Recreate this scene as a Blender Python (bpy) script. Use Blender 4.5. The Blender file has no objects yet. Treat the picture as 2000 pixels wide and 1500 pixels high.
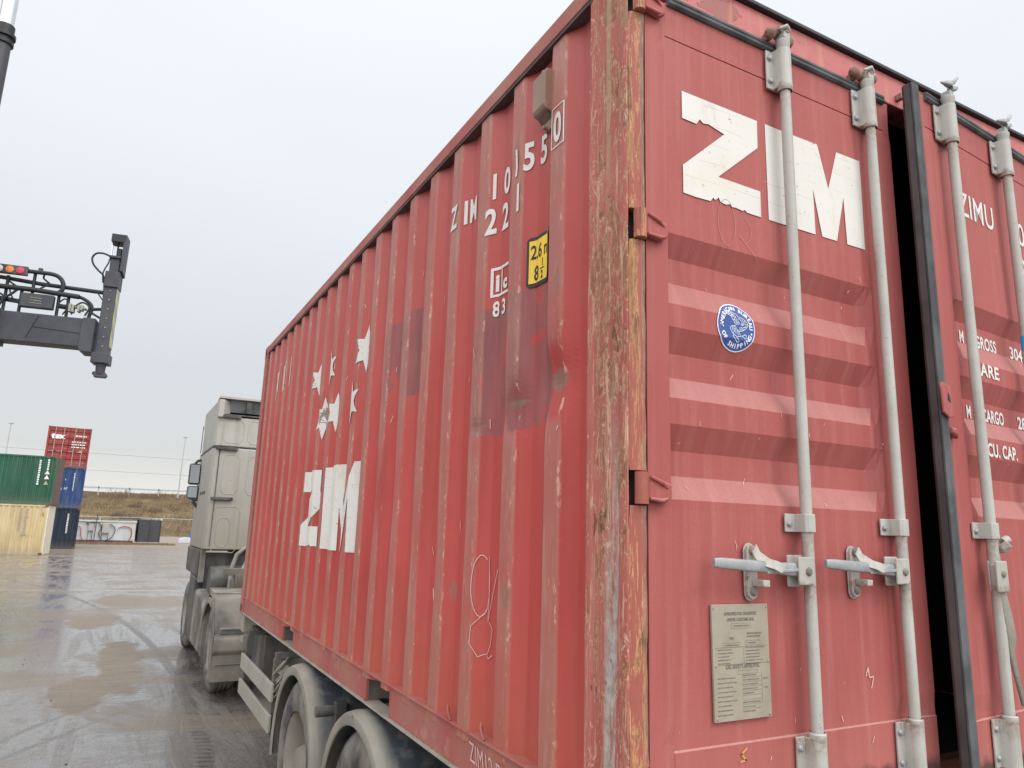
import bpy, bmesh, math, random
from mathutils import Vector, Matrix, noise as mnoise
R_ = math.radians
rnd = random.Random(7)
H0 = 1.10                       # container floor height above the yard

# ------------------------------------------------------------------ camera
scn = bpy.context.scene
cam_d = bpy.data.cameras.new('camera'); cam = bpy.data.objects.new('camera', cam_d)
scn.collection.objects.link(cam); scn.camera = cam
cam_d.sensor_width = 36; cam_d.lens = 36 * 1416.03 / 2000
cam_d.clip_start = .05; cam_d.clip_end = 3000
rt = Vector((0.88051452, -0.47306326, 0.03008865)); up = Vector((-0.12066634, -0.16230729, 0.97933446)); fw = Vector((0.45840354, 0.8659489, 0.19999674))
M = Matrix((rt, up, -fw)).transposed().to_4x4(); M.translation = Vector((-1.14352, -1.50971, 0.82854 + H0))
cam.matrix_world = M

# ------------------------------------------------------------------ world
SUN_EL, SUN_AZ = R_(48), R_(152)      # azimuth clockwise from +Y
wd = bpy.data.worlds.new('World'); scn.world = wd; wd.use_nodes = True
nt = wd.node_tree; nt.nodes.clear(); NN = nt.nodes.new; LK = nt.links.new
out = NN('ShaderNodeOutputWorld'); bg = NN('ShaderNodeBackground'); LK(bg.outputs[0], out.inputs[0])
sky = NN('ShaderNodeTexSky'); sky.sky_type = 'NISHITA'; sky.sun_disc = False; sky.sun_elevation = SUN_EL; sky.sun_rotation = SUN_AZ
sky.air_density = 1.5; sky.dust_density = 3
bg.inputs[1].default_value = .1
tc = NN('ShaderNodeTexCoord')
sep = NN('ShaderNodeSeparateXYZ'); LK(tc.outputs['Generated'], sep.inputs[0])
ramp = NN('ShaderNodeValToRGB'); LK(sep.outputs[2], ramp.inputs[0])
cr = ramp.color_ramp
stops = [(0.0, (.86, .86, .81)), (.03, (.85, .85, .81)), (.085, (.70, .715, .72)), (.19, (.69, .725, .765)), (.38, (.825, .865, .915)), (.62, (.92, .96, 1.0)), (1, (1.03, 1.06, 1.11))]
while len(cr.elements) < len(stops): cr.elements.new(.5)
for e, (p_, c_) in zip(cr.elements, stops): e.position = p_; e.color = (*c_, 1)
# broken overcast
mp = NN('ShaderNodeMapping'); LK(tc.outputs['Generated'], mp.inputs[0]); mp.inputs['Scale'].default_value = (1, 1, 3.2)
nz = NN('ShaderNodeTexNoise'); LK(mp.outputs[0], nz.inputs[0]); nz.inputs['Scale'].default_value = 1.9; nz.inputs['Detail'].default_value = 5; nz.inputs['Roughness'].default_value = .45
mr = NN('ShaderNodeMapRange'); LK(nz.outputs[0], mr.inputs[0]); mr.inputs[1].default_value = .3; mr.inputs[2].default_value = .7; mr.inputs[3].default_value = .99; mr.inputs[4].default_value = 1.03
# out-of-view sky behind and left of the camera brightened as fill for the container
dotn = NN('ShaderNodeVectorMath'); dotn.operation = 'DOT_PRODUCT'; LK(tc.outputs['Generated'], dotn.inputs[0]); dotn.inputs[1].default_value = (-.35, -.80, .48)
mr2 = NN('ShaderNodeMapRange'); mr2.interpolation_type = 'SMOOTHSTEP'; LK(dotn.outputs['Value'], mr2.inputs[0]); mr2.inputs[1].default_value = -.1; mr2.inputs[2].default_value = 1; mr2.inputs[3].default_value = 1.0; mr2.inputs[4].default_value = 2.75
m1 = NN('ShaderNodeMath'); m1.operation = 'MULTIPLY'; LK(mr.outputs[0], m1.inputs[0]); LK(mr2.outputs[0], m1.inputs[1])
m2 = NN('ShaderNodeVectorMath'); m2.operation = 'SCALE'; LK(ramp.outputs[0], m2.inputs[0]); LK(m1.outputs[0], m2.inputs['Scale'])
m3 = NN('ShaderNodeVectorMath'); m3.operation = 'SCALE'; LK(m2.outputs[0], m3.inputs[0]); m3.inputs['Scale'].default_value = 10.0
mx = NN('ShaderNodeMix'); mx.data_type = 'RGBA'; mx.inputs[0].default_value = .93
LK(sky.outputs[0], mx.inputs[6]); LK(m3.outputs[0], mx.inputs[7]); LK(mx.outputs[2], bg.inputs[0])

sl = bpy.data.lights.new('sun', 'SUN'); sl.energy = 1.15; sl.angle = R_(22); sl.color = (1, .97, .92)
so = bpy.data.objects.new('sun', sl); scn.collection.objects.link(so)
sd = Vector((math.sin(SUN_AZ) * math.cos(SUN_EL), math.cos(SUN_AZ) * math.cos(SUN_EL), math.sin(SUN_EL)))
so.rotation_euler = sd.to_track_quat('Z', 'Y').to_euler(); so.location = (5, -6, 12)
scn.view_settings.view_transform = 'Standard'; scn.view_settings.look = 'None'
scn.view_settings.exposure = 0.06; scn.view_settings.gamma = 1
scn.cycles.max_bounces = 8; scn.cycles.use_denoising = True

# ------------------------------------------------------------------ shader helper
class Sh:
    def __init__(s, name, rough=.6, metal=0.0, spec=.5):
        s.m = bpy.data.materials.new(name); s.m.use_nodes = True
        s.t = s.m.node_tree; s.b = s.t.nodes['Principled BSDF']
        s.b.inputs['Roughness'].default_value = rough; s.b.inputs['Metallic'].default_value = metal
        s.b.inputs['Specular IOR Level'].default_value = spec
        s.c = s.n('ShaderNodeTexCoord').outputs['Object']
    def n(s, k): return s.t.nodes.new(k)
    def L(s, a, b): s.t.links.new(a, b)
    def put(s, sock, v):
        if isinstance(v, (int, float)): sock.default_value = v
        elif isinstance(v, (tuple, list)): sock.default_value = (*v, 1) if len(v) == 3 and sock.type == 'RGBA' else v
        else: s.L(v, sock)
    def noise(s, scale=1, sc=(1, 1, 1), det=4, rough=.55, off=(0, 0, 0), dist=0, vec=None):
        m = s.n('ShaderNodeMapping'); s.L(vec or s.c, m.inputs[0]); m.inputs['Scale'].default_value = sc; m.inputs['Location'].default_value = off
        t = s.n('ShaderNodeTexNoise'); s.L(m.outputs[0], t.inputs[0]); t.inputs['Scale'].default_value = scale
        t.inputs['Detail'].default_value = det; t.inputs['Roughness'].default_value = rough; t.inputs['Distortion'].default_value = dist
        return t.outputs[0]
    def voro(s, scale, sc=(1, 1, 1), feat='F1', off=(0, 0, 0)):
        m = s.n('ShaderNodeMapping'); s.L(s.c, m.inputs[0]); m.inputs['Scale'].default_value = sc; m.inputs['Location'].default_value = off
        t = s.n('ShaderNodeTexVoronoi'); t.feature = feat; s.L(m.outputs[0], t.inputs[0]); t.inputs['Scale'].default_value = scale
        return t.outputs['Distance']
    def rng(s, v, a, b, c=0., d=1., smooth=False):
        m = s.n('ShaderNodeMapRange'); s.put(m.inputs[0], v)
        if smooth: m.interpolation_type = 'SMOOTHSTEP'
        for i, x in enumerate((a, b, c, d)): s.put(m.inputs[i + 1], x)
        return m.outputs[0]
    def ma(s, op, a, b=None, c=None):
        m = s.n('ShaderNodeMath'); m.operation = op; s.put(m.inputs[0], a)
        if b is not None: s.put(m.inputs[1], b)
        if c is not None: s.put(m.inputs[2], c)
        return m.outputs[0]
    def mix(s, f, a, b, mode='MIX'):
        m = s.n('ShaderNodeMix'); m.data_type = 'RGBA'; m.blend_type = mode
        s.put(m.inputs[0], f); s.put(m.inputs[6], a); s.put(m.inputs[7], b); return m.outputs[2]
    def xyz(s):
        m = s.n('ShaderNodeSeparateXYZ'); s.L(s.c, m.inputs[0]); return m.outputs
    def bump(s, h, strength=.3, dist=.01):
        b = s.n('ShaderNodeBump'); s.L(h, b.inputs['Height']); b.inputs['Strength'].default_value = strength; b.inputs['Distance'].default_value = dist
        s.L(b.outputs[0], s.b.inputs['Normal'])
    def fin(s, col, rough=None, metal=None):
        s.put(s.b.inputs['Base Color'], col)
        if rough is not None: s.put(s.b.inputs['Roughness'], rough)
        if metal is not None: s.put(s.b.inputs['Metallic'], metal)
        return s.m

def plain(name, col, rough=.6, var=.25, scale=6, metal=0, dirt=None, dirt_amt=.5, bumpy=.15, spec=.4):
    """weathered single-colour coat: tone variation, dust patches, small bumps"""
    s = Sh(name, rough, metal, spec)
    a = s.noise(scale, det=5)
    c = s.mix(s.rng(a, .3, .7), tuple(x * (1 - var) for x in col), tuple(min(1, x * (1 + var)) for x in col))
    if dirt:
        d = s.noise(scale * .6, sc=(1, 1, .6), det=7, off=(3, 1, 5))
        c = s.mix(s.ma('MULTIPLY', s.rng(d, .42, .62), dirt_amt), c, dirt)
    s.bump(s.noise(scale * 12, det=3), bumpy, .004)
    return s.fin(c, s.rng(a, .3, .7, rough * .85, min(1, rough * 1.15)))

PITCH, E0 = .28295, .4307
RED = (.44, .054, .050); PINK = (.46, .098, .094)

def boxpaint(name, col, fade, rustc=(.16, .07, .04)):
    s = Sh(name, .55, spec=.3); v = s.noise(1.6, sc=(3, 3, .35), det=6); b = s.noise(.5, det=5, off=(2, 2, 2)); r = s.noise(3.2, sc=(1.5, 1.5, .6), det=8, rough=.7, off=(7, 1, 1))
    x, y, z = s.xyz()
    c = s.mix(s.rng(b, .35, .65), col, tuple(q * .78 for q in col)); c = s.mix(s.rng(v, .45, .68, 0, .55), c, fade)
    c = s.mix(s.rng(r, .61, .66, 0, .75), c, rustc); c = s.mix(s.rng(s.ma('ADD', z, s.ma('MULTIPLY', v, .5)), .75, .25, 0, .45), c, (.16, .13, .10))
    return s.fin(c)
def side_paint():
    s = Sh('faded_red_side_paint', .5, spec=.35)
    x, y, z = s.xyz()
    big = s.noise(.9, det=4); fine = s.noise(45, det=4); st = s.noise(3, sc=(1, 9, .35), det=5)
    c = s.mix(s.rng(big, .3, .7), (.375, .040, .035), (.45, .066, .056))
    c = s.mix(s.ma('MULTIPLY', s.rng(st, .45, .75), .5), c, (.40, .090, .068))
    c = s.mix(s.rng(s.noise(2.2, sc=(1, 6, .5), det=6, off=(8, 3, 3)), .50, .72, 0, .45), c, (.25, .045, .035))
    # chalky fading higher up
    c = s.mix(s.rng(s.ma('ADD', z, s.ma('MULTIPLY', big, .9)), 1.7, 2.9, 0, .55), c, (.40, .105, .092))
    # purple brown repaint patches
    jag = s.ma('MULTIPLY', s.ma('SUBTRACT', s.noise(9, det=5), .5), .03)
    def patch(y0, y1, z0, z1):
        a = s.rng(s.ma('ADD', y, jag), y0 - .003, y0 + .003); b = s.rng(s.ma('ADD', y, jag), y1 - .003, y1 + .003, 1, 0)
        d = s.rng(s.ma('ADD', z, jag), z0 - .003, z0 + .003); e = s.rng(s.ma('ADD', z, jag), z1 - .003, z1 + .003, 1, 0)
        return s.ma('MULTIPLY', s.ma('MULTIPLY', a, b), s.ma('MULTIPLY', d, e))
    pm = s.ma('MAXIMUM', patch(.43, 1.05, 1.17, 1.665), patch(1.56, 2.10, 1.455, 1.88))
    hole = s.rng(s.noise(5.0, sc=(1, 1, .8), det=3, off=(0, 2.1, .4)), .585, .60, 1, 0)
    pm = s.ma('MULTIPLY', pm, hole)
    c = s.mix(s.ma('MULTIPLY', pm, s.rng(s.noise(7, sc=(1, 1.5, .4), det=6, off=(1, 1, 1)), .3, .65, .62, .95)), c, s.mix(s.rng(s.noise(5, sc=(1, 3, .6), det=6, off=(6, 1, 1)), .3, .7), (.195, .058, .058), (.27, .098, .092)))
    # scuffed outer ribs: strip worn to primer/rust
    ph = s.ma('FRACT', s.ma('ADD', s.ma('DIVIDE', s.ma('SUBTRACT', y, E0), PITCH), 40.0))     # 0..1, rib is .745-.1
    outer = s.rng(x, .0145, .0095)
    rib_id = s.ma('FLOOR', s.ma('DIVIDE', s.ma('SUBTRACT', y, E0 + .05), PITCH))
    cmb = s.n('ShaderNodeCombineXYZ'); s.L(rib_id, cmb.inputs[0]); s.L(s.ma('MULTIPLY', z, .9), cmb.inputs[1])
    perrib = s.noise(1.7, det=3, vec=cmb.outputs[0])
    scr = s.noise(30, sc=(1, 1, .10), det=6, rough=.7)
    w = s.ma('MULTIPLY', outer, s.rng(perrib, .32, .62, .25, 1))
    c = s.mix(s.ma('MULTIPLY', w, .72), c, (.37, .17, .135))
    c = s.mix(s.ma('MULTIPLY', w, s.rng(scr, .52, .66, 0, .55)), c, (.40, .27, .20))
    c = s.mix(s.ma('MULTIPLY', w, s.rng(s.noise(60, sc=(1, 1, .3), det=5, off=(4, 4, 4)), .62, .68, 0, .8)), c, (.50, .21, .10))
    # edge chipping on both rib edges
    chips = s.rng(s.noise(38, sc=(1, 1, .45), det=7, rough=.65, off=(9, 2, 1)), .585, .615)
    edge = s.rng(s.ma('ABSOLUTE', s.ma('SUBTRACT', ph, .74)), .06, .01)
    c = s.mix(s.ma('MULTIPLY', s.ma('MULTIPLY', chips, edge), .8), c, (.58, .33, .24))
    # bare rust rubbed into the dents
    rn = s.ma('MULTIPLY', s.ma('SUBTRACT', s.noise(22, sc=(1, 1, .8), det=7, rough=.7, off=(1, 6, 2)), .5), 2.6)
    for (yy, zz, sy, sz, k) in ((.395, 1.300, .055, .035, 1), (.645, 1.262, .06, .014, 1), (.935, 1.212, .055, .007, 1), (.38, 1.62, .02, .05, .6), (1.15, .60, .02, .04, .7), (.66, .62, .03, .04, .6), (.24, 1.47, .012, .02, .5)):
        q = s.ma('ADD', s.ma('POWER', s.ma('DIVIDE', s.ma('SUBTRACT', y, yy), sy), 2.0), s.ma('POWER', s.ma('DIVIDE', s.ma('SUBTRACT', z, zz), sz), 2.0))
        c = s.mix(s.rng(s.ma('ADD', q, rn), 1.3, .5, 0, .75 * k), c, s.mix(fine, (.14, .085, .06), (.28, .18, .13)))
    # rust freckles
    sp = s.noise(7, sc=(1, 1, .7), det=8, rough=.75, off=(5, 5, 5))
    c = s.mix(s.rng(sp, .70, .75, 0, .8), c, (.14, .05, .03))
    # brown dust near the bottom
    c = s.mix(s.rng(s.ma('ADD', z, s.ma('MULTIPLY', s.noise(4, det=4), .5)), .25, .85, .42, 0), c, (.36, .13, .075))
    s.bump(s.ma('ADD', s.ma('MULTIPLY', s.noise(1.6, det=3), 3.0), s.ma('MULTIPLY', fine, .10)), .5, .01)
    return s.fin(c, s.rng(st, .3, .7, .42, .6))

def door_paint():
    s = Sh('faded_pink_red_door_paint', .5, spec=.22)
    x, y, z = s.xyz()
    big = s.noise(1.3, det=4); st = s.noise(4, sc=(7, 1, .3), det=5); fine = s.noise(160, det=3)
    c = s.mix(s.rng(big, .3, .7), (.315, .078, .070), (.375, .108, .096))
    c = s.mix(s.ma('MULTIPLY', s.rng(st, .48, .75), .55), c, (.43, .165, .145))
    c = s.mix(s.rng(s.noise(2.6, sc=(5, 1, .45), det=6, off=(3, 7, 3)), .50, .70, 0, .45), c, (.25, .055, .047))
    gm = s.n('ShaderNodeNewGeometry'); sn = s.n('ShaderNodeSeparateXYZ'); s.L(gm.outputs['Normal'], sn.inputs[0])
    c = s.mix(s.rng(sn.outputs[2], .25, .6, 0, .55), c, s.mix(s.noise(60, sc=(1, 1, .4), det=5), (.40, .24, .22), (.50, .33, .30)))   # dust lying on the upper flanks
    c = s.mix(s.ma('MULTIPLY', s.rng(fine, .3, .7), .22), c, (.28, .045, .04))
    # chips to pale primer
    c = s.mix(s.rng(s.noise(26, sc=(1.3, 1, .7), det=5, rough=.7, off=(2, 0, 0)), .69, .72, 0, .75), c, (.62, .32, .26))
    c = s.mix(s.rng(s.noise(11, det=7, rough=.75, off=(7, 1, 2)), .72, .76, 0, .7), c, (.20, .07, .05))
    c = s.mix(s.rng(s.ma('ADD', z, s.ma('MULTIPLY', st, .35)), .30, .62, .35, 0), c, (.44, .17, .14))
    c = s.mix(s.rng(s.ma('ADD', z, s.ma('MULTIPLY', s.noise(14, sc=(1, 1, .6), det=6, off=(1, 1, 4)), .13)), .265, .235, 0, .85), c, (.045, .035, .03))
    s.bump(s.ma('ADD', s.noise(2.2, det=2), s.ma('MULTIPLY', fine, .03)), .25, .01)
    return s.fin(c, s.rng(big, .3, .7, .55, .72))

def post_paint():
    """flaking red over old brown rust: paint islands with pale broken edges, scabs, long scrapes"""
    s = Sh('scraped_rusty_post_steel', .68, spec=.25)
    x, y, z = s.xyz()
    mot = s.noise(34, sc=(1.2, 1.5, 1.0), det=6, rough=.7); big = s.noise(1.6, sc=(4, 5, .7), det=5, off=(3, 3, 1))
    isl = s.ma('ADD', s.ma('MULTIPLY', s.noise(8, sc=(1.6, 2.4, .62), det=9, rough=.66, dist=.8), .7), s.ma('MULTIPLY', big, .3))
    rust = s.mix(s.rng(mot, .35, .65), (.21, .078, .048), (.35, .150, .088))
    rust = s.mix(s.rng(s.noise(4, sc=(3, 6, .35), det=7, rough=.65, off=(7, 7, 0)), .52, .62, 0, .7), rust, (.35, .20, .125))
    red = s.mix(s.rng(s.noise(3, sc=(2, 3, .6), det=5, off=(1, 8, 1)), .35, .65), (.34, .085, .065), (.42, .14, .11))
    c = s.mix(s.rng(isl, .474, .486), rust, red)
    edge = s.rng(s.ma('ABSOLUTE', s.ma('SUBTRACT', isl, .480)), .012, .004)
    c = s.mix(s.ma('MULTIPLY', edge, s.rng(mot, .40, .52, 0, .9)), c, (.54, .31, .19))
    scr = s.noise(13, sc=(3, 5, .30), det=8, rough=.8, off=(1, 1, 9), dist=.7)
    c = s.mix(s.rng(scr, .565, .59, 0, .85), c, (.55, .33, .22))
    sc2 = s.noise(8, sc=(2.4, 4, 1.8), det=8, rough=.78, off=(5, 3, 2), dist=2.2)
    c = s.mix(s.rng(sc2, .585, .605, 0, .85), c, (.60, .38, .28))
    c = s.mix(s.rng(scr, .36, .33, 0, .85), c, (.075, .035, .022))
    # vertical scrape bands where something rubbed along the post
    band = s.ma('MULTIPLY', s.rng(s.ma('ABSOLUTE', s.ma('SUBTRACT', y, .092)), .006, .013, 1, 0), s.rng(s.noise(3, sc=(1, 2, .5), det=6), .40, .55))
    c = s.mix(s.ma('MULTIPLY', band, .75), c, s.mix(mot, (.22, .15, .08), (.46, .32, .19)))
    # bare greyish metal wear on the lower half of the side face
    lo = s.ma('MULTIPLY', s.rng(s.ma('ADD', z, s.ma('MULTIPLY', big, .8)), .95, 1.65, 1, 0), s.rng(s.ma('ABSOLUTE', s.ma('SUBTRACT', y, .068)), .018, .036, 1, 0))
    c = s.mix(s.ma('MULTIPLY', lo, s.rng(s.noise(5, sc=(3, 6, .5), det=9, rough=.72, off=(8, 8, 0)), .45, .53, 0, .9)), c, s.mix(s.rng(mot, .35, .65), (.27, .23, .20), (.46, .43, .41)))
    # rust scabs
    c = s.mix(s.rng(s.noise(6, sc=(1.5, 2, .9), det=7, rough=.7, off=(4, 2, 7)), .63, .65, 0, .85), c, s.mix(mot, (.07, .03, .02), (.20, .09, .045)))
    s.bump(s.ma('ADD', s.ma('MULTIPLY', s.rng(isl, .47, .51), 1.2), s.ma('ADD', s.ma('MULTIPLY', mot, .5), scr)), .45, .003)
    return s.fin(c, .66)

def post_edge_paint():
    s = Sh('rust_streaked_hinge_column', .65, spec=.25)
    x, y, z = s.xyz()
    mot = s.noise(30, sc=(2, 2, .7), det=8, rough=.75); isl = s.noise(7, sc=(5, 3, .45), det=9, rough=.68, dist=.5)
    c = s.mix(s.rng(isl, .455, .475), s.mix(s.rng(mot, .38, .62), (.17, .078, .045), (.38, .19, .085)), (.32, .095, .07))
    c = s.mix(s.rng(s.ma('ABSOLUTE', s.ma('SUBTRACT', isl, .465)), .014, .004, 0, .8), c, (.52, .29, .14))
    scr = s.noise(14, sc=(5, 5, .35), det=8, rough=.8, off=(1, 1, 9), dist=.7)
    c = s.mix(s.rng(scr, .57, .60, 0, .85), c, (.54, .30, .15)); c = s.mix(s.rng(scr, .40, .37, 0, .8), c, (.11, .06, .045))
    c = s.mix(s.ma('MULTIPLY', s.rng(x, .040, .050), s.rng(s.noise(5, sc=(6, 3, .4), det=7, off=(2, 2, 2)), .40, .55, .2, .85)), c, s.mix(s.rng(mot, .35, .65), (.12, .088, .075), (.27, .22, .19)))
    s.bump(s.ma('ADD', isl, mot), .55, .004); return s.fin(c)

def rail_paint():
    s = Sh('dusty_red_rail_paint', .6, spec=.3)
    v = s.noise(2, sc=(1, 1, .6), det=6); d = s.noise(9, det=7, rough=.7)
    c = s.mix(s.rng(v, .35, .65), (.34, .075, .065), (.35, .15, .115))
    c = s.mix(s.rng(d, .55, .7, 0, .7), c, (.42, .24, .17))
    c = s.mix(s.rng(s.noise(14, det=7, rough=.75, off=(3, 3, 3)), .63, .68, 0, .8), c, (.17, .075, .035))
    s.bump(d, .3, .004); return s.fin(c)

def header_paint():
    s = Sh('rust_holed_header_paint', .55, spec=.3)
    x, y, z = s.xyz()
    c = s.mix(s.noise(2, det=4), (.42, .10, .10), (.50, .16, .15))
    r = s.noise(4.5, sc=(1, 1, 1.4), det=6, rough=.6, off=(.4, 0, .3))
    m = s.ma('MULTIPLY', s.rng(r, .565, .58), s.rng(x, 1.0, .25))
    rim = s.ma('MULTIPLY', s.rng(s.ma('ABSOLUTE', s.ma('SUBTRACT', r, .57)), .006, .001), s.rng(x, 1.0, .25))
    c = s.mix(s.ma('MULTIPLY', m, .9), c, (.26, .09, .07)); c = s.mix(rim, c, (.05, .02, .015))
    # black sealant smears just above the gasket
    sm = s.ma('MULTIPLY', s.rng(s.noise(22, sc=(1, 1, .7), det=6), .5, .62), s.rng(z, 2.475, 2.448))
    c = s.mix(s.ma('MULTIPLY', sm, .9), c, (.05, .05, .055))
    c = s.mix(s.rng(s.noise(5, sc=(5, 1, .5), det=5, off=(9, 9, 9)), .56, .68, 0, .6), c, (.47, .22, .12))
    s.bump(r, .3, .01); return s.fin(c)

def white_paint(name='chipped_white_lettering', col=(.69, .655, .60), wear=.63):
    s = Sh(name, .6, spec=.3)
    c = s.mix(s.noise(3, det=5), col, tuple(x * .82 for x in col))
    c = s.mix(s.rng(s.noise(9, sc=(1, 1, .35), det=7, rough=.7), .55, .68, 0, .5), c, (.46, .35, .29))
    c = s.mix(s.rng(s.noise(5, det=5, off=(3, 3, 7)), .55, .72, 0, .35), c, (.62, .50, .34))
    ln = s.ma('FRACT', s.ma('ADD', s.ma('MULTIPLY', s.xyz()[2], 16.0), s.ma('MULTIPLY', s.noise(2, det=5), .9)))
    c = s.mix(s.ma('MULTIPLY', s.rng(s.ma('ABSOLUTE', s.ma('SUBTRACT', ln, .5)), .025, .008), s.rng(s.noise(6, det=4, off=(1, 9, 9)), .45, .6, 0, .45)), c, (.33, .24, .20))
    c = s.mix(s.rng(s.noise(20, sc=(1, 1, 1.6), det=8, rough=.75, off=(2, 2, 2)), wear, wear + .015, 0, .9), c, (.33, .10, .085))
    c = s.mix(s.rng(s.noise(34, det=7, rough=.75, off=(7, 2, 2)), .66, .68, 0, .9), c, (.12, .09, .08))
    return s.fin(c)

def ground_mat():
    s = Sh('wet_muddy_asphalt', .3, spec=.5)
    x, y, z = s.xyz()
    p = s.noise(.42, det=7, rough=.62, dist=.35, off=(.6, .2, 0)); p2 = s.noise(.13, sc=(1, 1.6, 1), det=5, off=(4, 9, 0)); g = s.noise(55, det=6, rough=.7); g2 = s.noise(240, det=2)
    tr = s.noise(1.1, sc=(2.6, .30, 1), det=7, rough=.62, off=(3, 0, 0), dist=1.2)
    sw = s.noise(1.6, sc=(.5, 2.2, 1), det=6, rough=.6, off=(9, 5, 0), dist=2.0)
    mud = s.rng(s.ma('ADD', p, s.ma('MULTIPLY', s.ma('SUBTRACT', g, .5), .22)), .50, .565)
    jx = s.ma('MULTIPLY', s.ma('SUBTRACT', s.noise(1.8, det=6, off=(5, 5, 0)), .5), 1.3)
    def ell(cx, cy, rx, ry, j=1.0):
        a = s.ma('POWER', s.ma('DIVIDE', s.ma('SUBTRACT', x, cx), rx), 2.0); b = s.ma('POWER', s.ma('DIVIDE', s.ma('SUBTRACT', y, cy), ry), 2.0)
        return s.rng(s.ma('ADD', s.ma('ADD', a, b), s.ma('MULTIPLY', jx, 2.2 * j)), 1.25, .75)
    pat = s.ma('MAXIMUM', s.ma('MAXIMUM', ell(-1.28, 8.5, .30, 1.15), ell(-1.30, 15.3, .48, 1.3)), s.ma('MAXIMUM', ell(-.75, 19.2, .7, 1.5), ell(-.85, 10.4, .30, 2.2)))
    ripz = ell(-.85, 10.2, .42, 2.6, .6)
    dy = s.ma('SUBTRACT', y, 9.16)
    def track(off, w_):
        xt = s.ma('ADD', -.249 + off, s.ma('ADD', s.ma('MULTIPLY', dy, -.035), s.ma('MULTIPLY', s.ma('MULTIPLY', dy, dy), -.0099)))
        return s.rng(s.ma('ABSOLUTE', s.ma('SUBTRACT', s.ma('ADD', x, s.ma('MULTIPLY', jx, .03)), xt)), w_, w_ * .5)
    trk = s.ma('MAXIMUM', track(0, .09), s.ma('MULTIPLY', track(-2.05, .11), .7))
    dl = s.rng(s.ma('ABSOLUTE', s.ma('SUBTRACT', s.ma('ADD', x, s.ma('MULTIPLY', jx, .06)), s.ma('ADD', -1.38, s.ma('MULTIPLY', s.ma('SUBTRACT', y, 6.58), .645)))), .07, .02)
    dl2 = s.rng(s.ma('ABSOLUTE', s.ma('SUBTRACT', s.ma('ADD', x, s.ma('MULTIPLY', jx, .06)), s.ma('ADD', -2.2, s.ma('MULTIPLY', s.ma('SUBTRACT', y, 5.9), .55)))), .06, .02)
    trk = s.ma('MAXIMUM', trk, s.ma('MULTIPLY', s.ma('MAXIMUM', dl, dl2), .7))
    seam = s.rng(s.ma('ABSOLUTE', s.ma('SUBTRACT', s.ma('ADD', y, s.ma('MULTIPLY', x, .17)), 22.0)), .22, .14)
    mud = s.ma('MAXIMUM', s.ma('MULTIPLY', mud, .8), s.ma('MULTIPLY', pat, .95))
    c = s.mix(s.rng(tr, .35, .65), (.138, .124, .112), (.205, .183, .163))
    c = s.mix(s.ma('MULTIPLY', trk, .6), c, (.07, .062, .056))
    c = s.mix(s.rng(sw, .45, .7, 0, .5), c, (.105, .098, .10))
    c = s.mix(s.ma('MULTIPLY', mud, .85), c, s.mix(s.rng(sw, .35, .65), (.155, .115, .078), (.235, .180, .125)))
    c = s.mix(s.rng(g, .50, .72, 0, .5), c, (.05, .045, .042))
    # drier, sandy track far off by the embankment
    c = s.mix(s.rng(s.ma('ADD', y, s.ma('MULTIPLY', p2, 40)), 60, 86, 0, .85), c, s.mix(tr, (.25, .20, .155), (.38, .32, .255)))
    c = s.mix(s.rng(s.ma('ADD', y, s.ma('MULTIPLY', p2, 30)), 34, 60, 0, .45), c, (.22, .17, .135))
    dry = s.rng(s.ma('ADD', y, s.ma('MULTIPLY', p2, 20)), 45, 75)
    grn = s.noise(14, sc=(1, 1, 1), det=8, rough=.75, off=(2, 2, 0))
    wetb = s.ma('MAXIMUM', mud, s.rng(s.ma('ADD', tr, s.ma('MULTIPLY', s.ma('SUBTRACT', grn, .5), .5)), .46, .62, 0, .8))       # 0 standing film .. 1 only damp
    rough = s.ma('MAXIMUM', s.ma('ADD', s.rng(wetb, 0, 1, .13, .62), s.ma('MULTIPLY', s.rng(sw, .3, .7), .10)), s.ma('MULTIPLY', dry, .85))
    # treads pressed into the mud: fine cross ripples
    wv = s.n('ShaderNodeTexWave'); mp_ = s.n('ShaderNodeMapping'); s.L(s.c, mp_.inputs[0]); mp_.inputs['Rotation'].default_value = (0, 0, .12); s.L(mp_.outputs[0], wv.inputs[0])
    wv.bands_direction = 'Y'; wv.inputs['Scale'].default_value = 2.6; wv.inputs['Distortion'].default_value = 2.2; wv.inputs['Detail'].default_value = 3
    rip = s.ma('MULTIPLY', wv.outputs[1], s.ma('MAXIMUM', s.rng(tr, .50, .60, 0, .3), s.ma('MAXIMUM', s.ma('MULTIPLY', ripz, 1.0), s.ma('MULTIPLY', trk, .7))))
    wetb = s.ma('MAXIMUM', s.ma('MULTIPLY', wetb, s.ma('SUBTRACT', 1.0, seam)), s.ma('MULTIPLY', trk, .8))
    c = s.mix(s.ma('MULTIPLY', seam, .5), c, (.30, .28, .26))
    h = s.ma('ADD', s.ma('ADD', s.ma('MULTIPLY', s.ma('MULTIPLY', g, s.rng(wetb, 0, 1, .35, 1.0)), .55), rip), s.ma('ADD', s.ma('MULTIPLY', g2, .10), s.ma('ADD', s.ma('MULTIPLY', tr, 1.6), s.ma('MULTIPLY', sw, .8))))
    s.bump(h, .85, .014)
    s.put(s.b.inputs['Coat Weight'], s.ma('MULTIPLY', s.rng(wetb, 0, 1, .75, .05), s.rng(dry, 0, 1, 1, 0))); s.b.inputs['Coat Roughness'].default_value = .16
    return s.fin(c, rough)

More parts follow.
